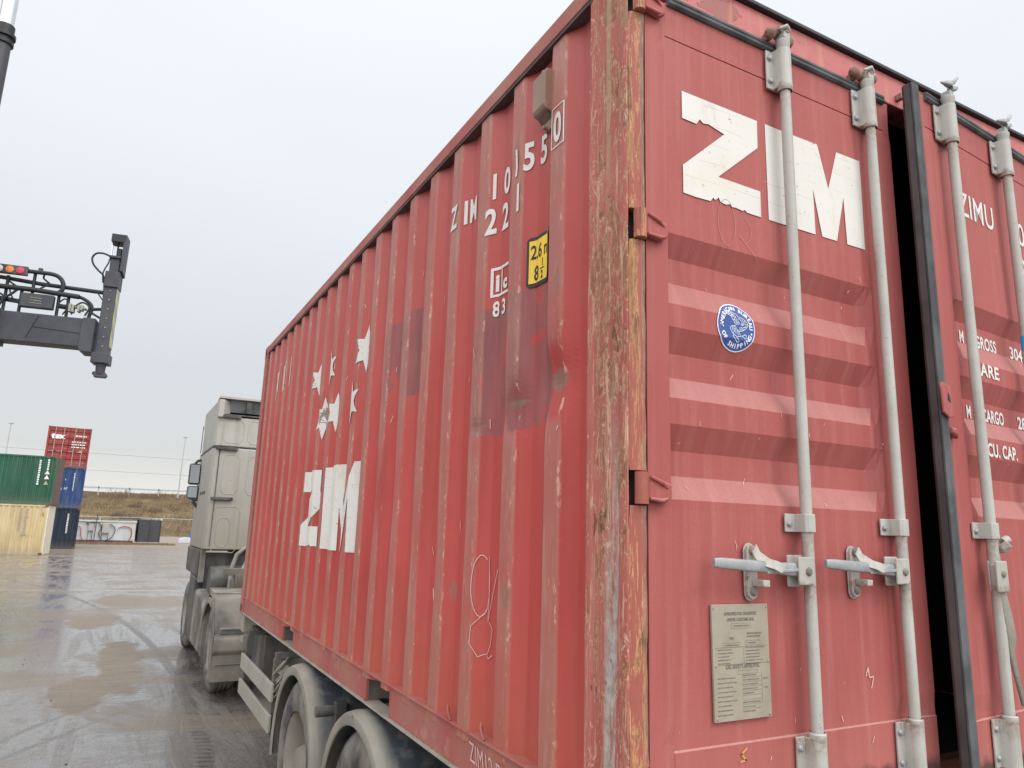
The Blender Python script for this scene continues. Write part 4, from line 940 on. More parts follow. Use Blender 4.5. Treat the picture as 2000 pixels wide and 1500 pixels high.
# door scratches and chalk
for k in range(30):
    x = rnd.uniform(.10, 1.05); z = rnd.uniform(.2, 1.7); l = rnd.uniform(.005, .022); a = rnd.uniform(50, 130)
    if k < 22: door_decal(poly_bm(stroke_poly([(0, 0), (l * math.cos(R_(a)), l * math.sin(R_(a)))], rnd.uniform(.0015, .0035))), x, z, 'scratch', MAT['chalk'])
door_decal(poly_bm(stroke_poly([(0, .035), (.012, .06), (.015, .03), (.035, .032), (.022, .0)], .004)), .815, .405, 'chalk_mark', MAT['chalk'])
door_decal(poly_bm(stroke_poly([(0, 0), (.02, .002), (.004, .018), (.022, .03)], .006)), .36 - LX, .262, 'chalk_mark', plain('ochre_paint_mark', (.55, .27, .10)))
door_decal(poly_bm(stroke_poly(arc(.0, .0, .035, .075, 0, 360, 20), .0013) + stroke_poly(arc(.05, -.01, .05, .05, -60, 60, 10), .0013) + stroke_poly([(.05, -.03), (.13, -.10)], .0013)), .44 - LX - .065, 1.765, 'chalk_mark', plain('faint_chalk', (.47, .20, .18)))
m = MB(); m.box((-.002, .18, 2.5), (.054, LEN - .12, 2.511)); m.build('rail_shade_strip', MAT['gaskd'], CT)  # dark strip added so the rib pockets under the rail read as shaded

# ------------------------------------------------------------------ semi-trailer under the container
TR = thing('semi_trailer', 'dusty skeletal semi-trailer with grey mudguards and slatted side guard, under the red container', 'trailer', (0, 0, H0))
m = MB()
for x in (.72, 1.64):
    m.box((x, -.25, -.42), (x + .10, 7.9, -.405)); m.box((x + .045, -.25, -.405), (x + .055, 7.9, -.03)); m.box((x, -.25, -.03), (x + .10, 8.3, -.015))
m.build('chassis_frame', MAT['chassis'], TR)
for y in (.09, 5.97):
    m = MB(); m.box((.02, y - .09, -.16), (2.42, y + .09, -.008)); bo = m.build('bolster', MAT['deck'], TR, .006)
    for x in (.08, 2.36):
        m = MB(); m.tube([(x, y, -.02), (x, y, -.22)], .035, 10); m.box((x - .05, y - .05, -.26), (x + .05, y + .05, -.20)); m.build('twist_lock', MAT['deck'], bo, .004)
for y in (1.85, 3.86):
    m = MB(); m.box((.10, y - .24, -.05), (2.3, y + .24, -.006)); m.build('deck_plate', MAT['deck'], TR, .003)
m = MB(); m.box((.10, 5.2, -.52), (.70, 5.9, -.10)); m.build('side_locker', MAT['chassis'], TR, .01)
for x in (.45, 1.9):
    m = MB(); m.box((x, 5.05, -.95), (x + .1, 5.15, -.1)); m.box((x - .05, 4.98, -1.0), (x + .15, 5.22, -.95)); m.build('landing_leg', MAT['chassis'], TR, .004)
def wheel(cx, cy, r, w, parent, name='wheel', zc=None, rimr=.29, dual=False):
    zc = -H0 + r + .002 if zc is None else zc
    W = MB(); k = r / .5
    pr = [(.05, rimr), (.012, rimr + .02 * k), (.0, rimr + .07 * k), (.004, r - .07 * k), (.022, r - .03 * k), (.045, r - .006 * k), (.06, r)]
    for t in range(1, 4): g_ = .06 + (w - .12) * t / 4; pr += [(g_ - .012, r), (g_ - .010, r - .014), (g_ + .010, r - .014), (g_ + .012, r)]
    pr += [(w - .06, r), (w - .02, r - .03), (w, r - .1), (w - .04, rimr)]
    W.lathe(pr, (cx, cy, zc), 0, 56)
    root = W.build(name, MAT['rubber'], parent, smooth=True)
    m = MB(); m.lathe([(.015, rimr + .012), (.030, rimr + .004), (.045, rimr - .012), (.10, rimr - .02), (.16, rimr - .045), (.165, .17), (.13, .15), (.125, .125), (.06, .115), (.03, .10), (.022, .07), (.020, .001)], (cx, cy, zc), 0, 48)
    rm = m.build('rim', MAT['rim'], root, smooth=True)
    for k in range(10):
        a = 2 * math.pi * k / 10; m = MB(); m.tube([(cx + .14, cy + .145 * math.cos(a), zc + .145 * math.sin(a)), (cx + .095, cy + .145 * math.cos(a), zc + .145 * math.sin(a))], .014, 6); m.build('wheel_nut', MAT['rim'], root)
    return root
AX = (3.27, 1.99)
for y in AX:
    wheel(-.035, y, .50, .385, TR)
    far = wheel(2.09, y, .50, .385, TR)
    m = MB(); m.tube([(.1, y, -.60), (2.34, y, -.60)], .065, 14); m.build('axle', MAT['chassis'], TR, smooth=True)
    for sx in (-.055, 2.06):
        # mudguard: rounded outer lip turning into a broad half-round shell
        m = MB(); zc = -.585; R1 = .565; n = 40; a0, a1 = R_(-8), R_(188)
        sec = [(.0, R1 - .062), (-.006, R1 - .058), (-.010, R1 - .035), (-.006, R1 - .012), (.010, R1), (.045, R1 + .006), (.40, R1 + .006), (.40, R1 - .002), (.05, R1 - .004), (.014, R1 - .018), (.006, R1 - .04)]
        if sx > 1: sec = [(.44 - a, b) for a, b in sec]
        b0 = len(m.v)
        for i in range(n + 1):
            t = a0 + (a1 - a0) * i / n
            # flat skirts drop straight down beyond the half circle
            for (dx, r) in sec: m.v.append((sx + dx, y + r * math.cos(t), zc + r * math.sin(t)))
        w_ = len(sec)
        for i in range(n):
            for k in range(w_): a = b0 + i * w_ + k; c2 = b0 + i * w_ + (k + 1) % w_; m.f.append((a, c2, c2 + w_, a + w_))
        m.f.append(tuple(b0 + k for k in range(w_))); m.f.append(tuple(b0 + n * w_ + k for k in range(w_)))
        mg = m.build('mudguard', MAT['mudg'], TR, smooth=True)
        m = MB(); m.tube([(sx - .02, y - .62, -.15), (sx + .6, y - .62, -.15)], .028, 14); mt_ = m.build('mudguard_stay', MAT['chassis'], TR, smooth=True)
        m = MB(); m.tube([(sx + .12, y - .62, -.15), (sx + .15, y - .62, -.15)], .036, 14); m.build('stay_clamp', MAT['chassis'], mt_, smooth=True)
        m = MB(); m.tube([(sx + .13, y - .62, -.15), (sx + .13, y - .50, -.30)], .012, 8); m.build('stay_bracket', MAT['chassis'], TR, smooth=True)
m = MB(); m.prism([(1.99 + .03, -.585 + .555), (1.99 + .10, -.585 + .545), (1.99 + .09, -.585 + .515), (1.99 + .02, -.585 + .52)], -.068, -.064, 0); m.build('embossed_badge', MAT['mudd'], TR, .002)
# slatted side guard ahead of the wheels
for sx, s_ in ((-.06, 1), (2.47, -1)):
    for z0, z1 in ((-.372, -.252), (-.572, -.455)):
        m = MB(); m.box((sx, 3.96, z0), (sx + s_ * .022, 5.34, z1)) if s_ > 0 else m.box((sx - .022, 3.96, z0), (sx, 5.34, z1))
        m.build('guard_plank', MAT['alu'], TR, .005)
    for y in (4.02, 5.24):
        m = MB(); a, b = sorted((sx + s_ * .023, sx + s_ * .07)); m.box((a, y, -.60), (b, y + .06, -.10)); a, b = sorted((sx + s_ * .03, sx + s_ * .75)); m.box((a, y + .005, -.10), (b, y + .055, -.06)); m.build('guard_bracket', MAT['chassis'], TR, .003)
m = MB()
for k in range(9):
    a = rnd.uniform(-.05, .05); m.add(*ribbon([(.02 + a, 3.98 + rnd.uniform(-.05, .05), -.36 + .03 * k * .8), (.03 - a, 4.04, -.33 + .026 * k), (.02 + rnd.uniform(-.03, .03), 4.02 + rnd.uniform(-.06, .04), -.27 + .02 * k)], .05, .012))
m.build('strap_bundle', MAT['alu'], TR, .002)
m = MB(); m.box((.25, 4.3, -.55), (.68, 5.0, -.12)); m.build('air_tank', MAT['chassis'], TR, .06)

# ------------------------------------------------------------------ tractor unit
TK = thing('truck_tractor', 'mud-caked pale tractor unit with high sleeper cab and black mirrors, ahead of the container', 'truck', (0, 0, H0))
y9 = 9.72
cs = [(.035, .20), (.0, .42), (.0, 1.90), (.035, 2.36), (.07, 2.60)]
m = MB(); prof = []
m.prism([(-.03, y9 + .10), (.0, y9 + .03), (.06, y9), (2.40, y9), (2.46, y9 + .03), (2.49, y9 + .10), (2.49, 11.7), (2.40, 12.0), (.06, 12.0), (-.03, 11.7)], .46, 1.905, 2)
cabo = m.build('cab', MAT['cab'], TK, .015)
m = MB(); m.prism([(-.03, y9 + .10), (.0, y9 + .03), (.06, y9), (2.40, y9), (2.46, y9 + .03), (2.49, y9 + .10), (2.49, 11.4), (2.40, 11.7), (.06, 11.7), (-.03, 11.4)], 1.925, 2.36, 2)
m.build('high_roof', MAT['cab'], TK, .015)
# roof deflector: open towards the rear, with side wings
m = MB(); m.prism([(-.02, y9 - .04), (.05, y9 - .04), (.16, y9 + .10), (.13, y9 + .12), (.0, y9 + .02), (.0, 11.5), (-.03, 11.5)], 2.34, 2.60, 2)
m.build('roof_wing', MAT['cab'], TK, .01)
m = MB(); m.prism([(2.48, y9 - .04), (2.41, y9 - .04), (2.30, y9 + .10), (2.33, y9 + .12), (2.46, y9 + .02), (2.46, 11.5), (2.49, 11.5)], 2.34, 2.60, 2)
m.build('roof_wing', MAT['cab'], TK, .01)
m = MB(); m.add([(-.02, y9 - .03, 2.62), (2.48, y9 - .03, 2.62), (2.44, 11.5, 2.44), (.02, 11.5, 2.44), (-.02, y9 - .03, 2.65), (2.48, y9 - .03, 2.65), (2.44, 11.52, 2.47), (.02, 11.52, 2.47)], [(0, 1, 2, 3), (4, 5, 6, 7), (0, 1, 5, 4), (1, 2, 6, 5), (2, 3, 7, 6), (3, 0, 4, 7)])
m.build('roof_deflector', MAT['cab'], TK)
m = MB(); m.add([(.14, y9 + .10, 2.44), (2.32, y9 + .10, 2.44), (2.32, y9 + .05, 2.61), (.14, y9 + .05, 2.61), (.14, y9 + .13, 2.44), (2.32, y9 + .13, 2.44), (2.32, y9 + .08, 2.61), (.14, y9 + .08, 2.61)], [(0, 1, 2, 3), (4, 5, 6, 7), (0, 1, 5, 4), (2, 3, 7, 6), (0, 3, 7, 4), (1, 2, 6, 5)]); m.build('deflector_panel', MAT['cabroof'], TK)
m = MB(); m.box((.36, y9 - .01, 2.42), (.44, y9 + .09, 2.60)); m.build('deflector_strut', MAT['cabd'], TK, .01)
m = MB(); m.box((.03, y9 - .02, 2.375), (2.43, y9 + .2, 2.395)); m.build('roof_seam', MAT['cabd'], TK, .004)
for z in (2.335, 1.865, 1.15):
    m = MB(); m.box((.045 if z > 2 else .0, y9 - .045, z), (.30, y9 - .002, z + .045)); m.build('grab_bracket', MAT['cabd'], TK, .008)
m = MB(); m.box((-.034, y9 + .02, 1.904), (2.494, 11.6, 1.926)); m.build('cab_seam', MAT['cabd'], TK)
# pressed ribs in the rear wall
def press(x0, x1, z0, z1, nm='pressed_rib'):
    m = MB(); P = [(x0 + .05, z0), (x1 - .05, z0), (x1, z0 + .06), (x1, z1 - .06), (x1 - .05, z1), (x0 + .05, z1), (x0, z1 - .06), (x0, z0 + .06), (x0 + .05, z0)]
    m.tube([(a, y9 + .001, b) for a, b in P], .007, 6, False); m.build(nm, MAT['cab'], cabo, smooth=True)
press(.12, .35, 1.24, 1.80); press(.06, .42, .42, 1.06); press(.46, 1.1, 1.24, 1.80); press(.08, .36, 1.98, 2.32); press(.42, 1.0, 1.98, 2.32); press(.12, .30, .50, .90)
m = MB(); m.box((-.031, y9 + .35, .55), (-.024, 11.2, 1.8)); m.build('cab_side_shield', MAT['cab'], TK, .01)
# mirror
m = MB(); m.box((-.20, 11.24, 1.42), (-.03, 11.34, 1.76)); mr_ = m.build('mirror', MAT['cabd'], TK, .035, seg=4)
m = MB(); m.prism([(-.182, 11.236), (-.048, 11.206), (-.048, 11.237), (-.182, 11.239)], 1.445, 1.735, 2); m.build('mirror_glass', MAT['glass'], mr_, .002)
m = MB(); m.prism([(-.205, 1.22), (-.06, 1.15), (-.02, 1.18), (-.03, 1.40), (-.20, 1.40)], 11.24, 11.34, 1); m2_ = m.build('mirror', MAT['cabd'], TK, .03, seg=4)
m = MB(); m.prism([(-.185, 11.236), (-.055, 11.206), (-.055, 11.237), (-.185, 11.239)], 1.215, 1.385, 2); m.build('mirror_glass', MAT['glass'], m2_, .002)
m = MB(); m.tube([(-.12, 11.29, 1.76), (-.08, 11.30, 1.81), (.03, 11.32, 1.83)], .022, 10); m.build('mirror_arm', MAT['cabd'], TK, smooth=True)
m = MB(); m.tube([(-.10, 11.29, 1.16), (-.03, 11.30, 1.08), (.03, 11.32, 1.03)], .026, 10); m.build('mirror_arm', MAT['cabd'], TK, smooth=True)
m = MB(); m.tube([(-.085, 11.0, 1.90), (-.085, 11.0, 2.34)], .006, 6); m.build('aerial', MAT['cabd'], TK)
# under the cab: dark tank, plates, pipe
m = MB(); m.tube([(.08, 9.55, .03), (2.3, 9.55, .03)], .22, 24); m.build('air_tank', MAT['cabd'], TK, smooth=True)
m = MB(); m.box((.05, 9.85, -.2), (2.4, 11.9, .455)); m.build('engine_bay', MAT['cabd'], TK)
m = MB(); m.box((-.026, y9 + .12, .0), (.045, 9.97, .458)); m.build('lower_side_panel', MAT['mud'], TK, .01)
m = MB(); m.box((.02, 9.62, .42), (.30, 9.72, .445)); m.build('step_plate', MAT['mudd'], TK, .006)
m = MB(); m.tube([(.30, 9.1, -.1), (.30, 9.12, .22), (.36, 9.15, .42), (.46, 9.2, .50), (.9, 9.2, .50)], .028, 12); m.build('air_pipe', MAT['mud'], TK, smooth=True)
m = MB(); m.tube([(.46, 9.1, -.1), (.44, 9.12, .22), (.50, 9.15, .36), (.60, 9.2, .42)], .020, 12); m.build('air_pipe', MAT['mudd'], TK, smooth=True)
m = MB(); m.box((.10, 8.25, .20), (1.1, 8.35, .285)); m.box((.24, 8.24, -.02), (.34, 8.36, .21)); m.box((.50, 8.22, .0), (.66, 8.36, .14)); m.build('catwalk', MAT['mud'], TK, .008)
m = MB(); m.box((.5, 7.2, -.45), (.62, 12.0, -.08)); m.box((1.82, 7.2, -.45), (1.94, 12.0, -.08)); m.box((.3, 9.0, -.9), (2.2, 11.9, .10)); m.build('tractor_frame', MAT['chassis'], TK)
# rear mudguard in three pieces: top, moulded rear flap, outer side
def guard(x0, x1, side):
    m = MB(); cy, cz = 8.07, -.60
    sec = [(7.42, -.88), (7.415, -.80), (7.42, -.70), (7.435, -.60), (7.405, -.585), (7.37, -.55), (7.36, -.49), (7.375, -.43), (7.42, -.395), (7.455, -.385), (7.47, -.30), (7.52, -.21), (7.60, -.12), (7.70, -.04), (7.80, .01), (7.80, .035), (8.30, .055), (8.30, .01), (8.42, -.06), (8.55, -.16), (8.64, -.28), (8.70, -.55), (8.72, -.80)]
    inn = [(7.50, -.88), (7.50, -.5), (7.56, -.30), (7.70, -.13), (7.85, -.03), (8.30, -.02), (8.50, -.18), (8.62, -.4), (8.66, -.80)]
    P = sec + inn[::-1]
    m.prism(P, x0, x1, 0); return m.build('rear_mudguard', MAT['mud'], TK, .006, True)
guard(-.035, .60, 1); guard(1.86, 2.49, 1)
m = MB(); m.prism([(7.425, -.86), (7.425, -.40), (7.48, -.28), (7.61, -.11), (7.80, .005), (7.92, .01), (7.84, -.12), (7.70, -.28), (7.62, -.50), (7.60, -.86)], -.050, -.034, 0); m.build('mudguard_side', MAT['mud'], TK, .008)
m = MB(); m.box((.02, 7.40, -.335), (.34, 7.455, -.312)); m.box((.02, 7.44, -.38), (.60, 7.452, -.335)); m.build('flap_trim', MAT['mudd'], TK, .006)
m = MB(); m.box((.0, 7.398, -.70), (.58, 7.415, -.688)); m.build('flap_ridge', MAT['mud'], TK, .004)
m = MB(); n = 24
lip = [(8.07 + .70 * math.cos(R_(a)), -.62 + .58 * math.sin(R_(a))) for a in range(-5, 110, 6)]
m.prism(lip + [(8.07 + .62 * math.cos(R_(a)), -.62 + .51 * math.sin(R_(a))) for a in range(109, -6, -6)], -.055, -.03, 0); m.build('mudguard_lip', MAT['mud'], TK, .008)
m = MB()
m.prism([(8.78, -.72), (8.76, -.20), (8.9, -.14), (9.85, -.08), (9.95, -.12), (9.95, -.80), (8.9, -.80)], -.05, .40, 0); m.build('side_fairing', MAT['mud'], TK, .05, seg=3)
m = MB(); m.box((-.054, 9.0, -.68), (-.048, 9.8, -.30)); m.build('fairing_panel', MAT['mud'], TK, .004)
m = MB(); m.box((-.045, 10.0, -.82), (.3, 10.9, .058)); m.box((-.035, 10.01, .06), (.3, 11.9, .455)); m.build('step_box', MAT['cabd'], TK, .03)
for x0 in (.0, 2.14):
    wheel(x0, 8.07, .51, .30, TK)
for x0 in (.30, 1.84): wheel(x0, 8.07, .51, .28, TK)
for x0 in (-.02, 2.16): wheel(x0, 11.45, .51, .31, TK)

for x in (.05,):
    m = MB(); m.box((x, y9 - .012, .50), (x + .012, y9 - .001, 1.88)); m.build('shut_line', MAT['cabd'], TK)
m = MB(); m.box((-.037, 10.2, 1.25), (-.030, 10.9, 1.29)); m.build('cab_trim', MAT['cabd'], TK)
for y in AX:
    m = MB(); m.tube([(.55, y - .35, -.45), (.55, y - .18, -.45)], .09, 16); m.tube([(.55, y - .18, -.45), (.55, y - .02, -.50)], .02, 8); m.build('brake_chamber', MAT['mudd'], TR, .004)
    m = MB(); m.tube([(.52 + .05 * math.sin(k * .9), y - .35 - .06 * k, -.38 + .04 * math.sin(k * 1.3)) for k in range(9)], .012, 8); m.build('air_hose', MAT['steelb'], TR, smooth=True)
m = MB(); m.tube([(.35 + .03 * math.sin(k), 4.0 - .33 * k, -.24 + .03 * math.sin(k * 1.7)) for k in range(13)], .016, 8); m.build('air_hose', MAT['cabd'], TR, smooth=True)
for y in (1.32, 2.62): 
    m = MB(); m.box((.02, y - .03, -.36), (.08, y + .03, -.10)); m.build('stay_bracket', MAT['chassis'], TR, .004)

# ------------------------------------------------------------------ container handler reaching in from the left
K = 1.3
CH = thing('container_handler', 'black container handler spreader held high in the air, with lamps and hoses', 'container handler', (-1.737, 12.80, 0), R_(-10))
def Q(s_, z, y=0.): return (s_ * K, y, 1.9285 + K * (z - .8285))
def hbox(s0, s1, z0, z1, y0, y1, name, mat='steel', par=None, bev=.01):
    m = MB(); a, b = Q(s0, z0), Q(s1, z1); m.box((a[0], y0, a[2]), (b[0], y1, b[2])); return m.build(name, MAT[mat], par or CH, bev)
mp_ = hbox(-.055, .105, 3.0, 3.96, -.10, .14, 'end_post')
hbox(-.060, .115, 3.93, 4.15, -.14, .18, 'post_collar'); hbox(-.035, .085, 4.14, 4.40, -.06, .10, 'upper_post')
hbox(-.05, .10, 4.355, 4.39, -.10, .12, 'guide_plate')
m = MB(); a, b = Q(.105, 4.17), Q(.14, 4.70); m.prism([(-.12, a[2]), (.16, a[2] - .05), (.18, b[2]), (-.12, b[2])], a[0], b[0], 0); m.build('guide_flipper', MAT['steel'], CH, .008)
m = MB(); a, b = Q(-.05, 4.585), Q(.135, 4.70); m.box((a[0], -.12, a[2]), (b[0], .16, b[2])); m.build('guide_flipper', MAT['steelb'], CH, .01)
for s0 in (-.042, .03):
    m = MB(); m.tube([Q(s0, 4.38), Q(s0 - .003, 4.59)], .016, 8); m.build('cylinder_rod', MAT['chrome'] if s0 < 0 else MAT['steelb'], CH, smooth=True)
hbox(.03, .085, 4.38, 4.52, -.02, .06, 'valve_block', 'steelb')
m = MB(); a, b = Q(.106, 3.10), Q(.112, 3.92); m.box((a[0], -.09, a[2]), (b[0], .13, b[2])); m.build('hazard_tape', MAT['stripe'], CH)
hbox(-.085, .125, 2.87, 3.01, -.14, .18, 'foot_block')
m = MB(); a = Q(.03, 2.88); m.tube([(a[0], 0, a[2]), (a[0], 0, a[2] - .19)], [.085, .07], 12); m.build('twist_lock', MAT['steel'], CH, smooth=True)
m = MB(); zc = Q(0, 2.72)[2]; m.prism([(a[0] - .115, zc + .03), (a[0] - .10, zc + .055), (a[0] + .09, zc + .05), (a[0] + .12, zc), (a[0] + .10, zc - .045), (a[0] - .08, zc - .045), (a[0] - .09, zc - .01), (a[0] - .115, zc)], -.05, .05, 1); m.build('twist_lock', MAT['steel'], CH, .012)
# telescopic beam
m = MB(); a, b = Q(-4.2, 3.06), Q(-.24, 3.45); m.box((a[0], -.14, a[2]), (b[0], .20, b[2])); bm_ = m.build('telescopic_beam', MAT['steel'], CH, .012)
m = MB(); a, b = Q(-.245, 2.995), Q(-.085, 3.46); m.prism([(a[0], a[2] + .06), (a[0] + .03, a[2]), (b[0], a[2]), (b[0], b[2]), (a[0] + .02, b[2]), (a[0], b[2] - .03)], -.17, .23, 1); m.build('beam_collar', MAT['steel'], CH, .01)
hbox(-4.2, -1.18, 3.02, 3.47, -.18, .24, 'outer_beam')
m = MB(); m.tube([Q(-.86, 3.12, -.146), Q(-.75, 3.43, -.146)], .006, 6); m.tube([Q(-.80, 3.27, -.146), Q(-.26, 3.24, -.146)], .004, 6); m.build('beam_weld', MAT['steelb'], CH)
for k in range(7): m = MB(); q = Q(.03, 3.10 + .13 * k, -.105); m.tube([q, (q[0], -.115, q[2])], .012, 6); m.build('stud', MAT['brass'], mp_)
# rails, control box, lamps
def pipe(P, r, name='pipe_rail', mat='steelb', y=-.05): m = MB(); m.tube([Q(a, b, y) for a, b in P], r * (1.3 if 'box' not in name else 1), 10); return m.build(name, MAT[mat], CH, smooth=True)
def spl(P, n=6):
    P = [Vector((*p, 0)) for p in P]; out = []
    for i in range(len(P) - 1):
        p0, p1, p2, p3 = P[max(i - 1, 0)], P[i], P[i + 1], P[min(i + 2, len(P) - 1)]
        for k in range(n):
            t = k / n; q = .5 * ((2 * p1) + (-p0 + p2) * t + (2 * p0 - 5 * p1 + 4 * p2 - p3) * t * t + (-p0 + 3 * p1 - 3 * p2 + p3) * t ** 3); out.append((q.x, q.y))
    return out + [(P[-1].x, P[-1].y)]
pipe(spl([(-1.0, 4.03), (-.84, 4.03), (-.68, 4.025), (-.59, 3.98), (-.545, 3.89), (-.56, 3.81), (-.62, 3.765)]), .028)
pipe([(-4, 3.95), (-1.28, 3.93), (-.82, 3.895), (-.08, 3.875)], .028, y=.05); pipe([(-4, 3.80), (-1.25, 3.785), (-.9, 3.785), (-.34, 3.755)], .034); pipe([(-4, 3.65), (-1.25, 3.64), (-1.0, 3.62)], .032, y=.04); pipe([(-.60, 3.62), (-.45, 3.61)], .034, y=.04)
for s0, z0, z1 in ((-1.20, 3.45, 3.95), (-1.02, 3.45, 3.79), (-.585, 3.44, 3.78), (-.47, 3.44, 3.76), (-.90, 3.66, 4.02)): pipe([(s0, z0), (s0, z1)], .020, 'pipe_post', y=.0)
hbox(-.99, -.61, 3.525, 3.715, -.16, -.04, 'control_box', 'steel', None, .015)
for k in range(3): pipe([(-.88, 3.655 - .035 * k), (-.74, 3.65 - .035 * k)], .006, 'box_louvre', 'brass', -.162)
hbox(-.86, -.81, 4.02, 4.09, -.08, -.02, 'sensor_box')
lb = hbox(-1.75, -.965, 3.952, 4.074, -.13, -.06, 'lamp_bar', 'cabd')
for s0, mt in ((-1.045, 'lampr'), (-1.165, 'lampo'), (-1.288, 'lampw'), (-1.41, 'lampw')):
    m = MB(); q = Q(s0, 4.008); m.lathe([(-.132, .062), (-.150, .060), (-.158, .040), (-.160, .001)], (q[0], 0, q[2]), 1, 24); m.build('lamp_lens', MAT[mt], lb, smooth=True)
for P, r in (([(-.05, 4.39), (-.13, 4.42), (-.22, 4.41), (-.265, 4.34), (-.24, 4.25), (-.17, 4.17), (-.10, 4.10), (-.07, 3.95), (-.06, 3.80)], .013), ([(-.045, 4.36), (-.06, 4.28), (-.09, 4.20), (-.105, 4.12), (-.09, 4.0)], .009), ([(-1.25, 3.92), (-1.05, 3.80), (-.9, 3.78), (-.78, 3.86), (-.72, 3.90), (-.80, 3.97), (-.80, 4.02)], .012),
             ([(-.60, 3.78), (-.45, 3.77), (-.33, 3.76), (-.22, 3.70), (-.18, 3.62), (-.20, 3.50), (-.17, 3.45)], .024), ([(-1.25, 3.50), (-1.20, 3.62), (-1.12, 3.70), (-1.05, 3.78)], .016), ([(-.58, 3.66), (-.52, 3.72), (-.46, 3.68), (-.48, 3.58), (-.52, 3.50)], .010), ([(-.40, 3.50), (-.36, 3.62), (-.28, 3.68), (-.20, 3.62), (-.24, 3.50)], .012), ([(-1.3, 3.72), (-1.2, 3.66), (-1.1, 3.60), (-1.0, 3.60)], .012), ([(-.15, 3.87), (-.10, 3.80), (-.06, 3.75)], .008), ([(-1.15, 3.79), (-1.14, 3.72), (-1.10, 3.64)], .010)):
    pipe(spl(P), r, 'hose', y=-.02 + rnd.uniform(-.05, .05))
for k in range(6): s0 = -.44 + .035 * k; hbox(s0, s0 + .03, 3.53 + rnd.uniform(0, .07), 3.60 + rnd.uniform(0, .06), -.10, .02, 'valve', 'brass', None, .006)
m = MB(); m.tube([Q(-.19, 3.61), Q(-.05, 3.63)], .03, 8); m.tube([Q(-.19, 3.57), Q(-.06, 3.50)], .02, 8); m.build('valve_arm', MAT['steelb'], CH, .004)
# mast cylinder high at the left edge, and the mast itself further out
def W2L(x, y, z):
    v = Matrix.Rotation(R_(10), 3, 'Z') @ (Vector((x, y, z)) - Vector((-1.737, 12.8, 0))); return tuple(v)
CX = -3.815
m = MB(); m.tube([W2L(CX, 12.3, 4.3), W2L(CX, 12.3, 9.78)], .128, 20); m.build('lift_cylinder', MAT['steel'], CH, smooth=True)
m = MB(); m.tube([W2L(CX, 12.3, 9.76 + t) for t in (0, .01, .07, .08, .13, .14, .20, .21, .36)], [.13, .16, .16, .135, .135, .175, .175, .14, .14], 20); m.build('cylinder_gland', MAT['steelb'], CH, smooth=True)
m = MB(); m.tube([W2L(CX, 12.3, 10.1), W2L(CX, 12.3, 12.4)], .115, 20); m.build('cylinder_rod', MAT['chrome'], CH, smooth=True)
for dx in (-5.3, -7.6):
    m = MB(); a = W2L(dx, 13.6, 0); m.box((a[0] - .15, a[1] - .25, .3), (a[0] + .15, a[1] + .25, 12.5)); m.build('mast_upright', MAT['steel'], CH, .02)
m = MB(); a = Q(-4.2, 2.8); m.box((a[0] - .6, .2, a[2] - .4), (a[0] + .8, .8, a[2] + 1.6)); m.build('carriage', MAT['steel'], CH, .03)

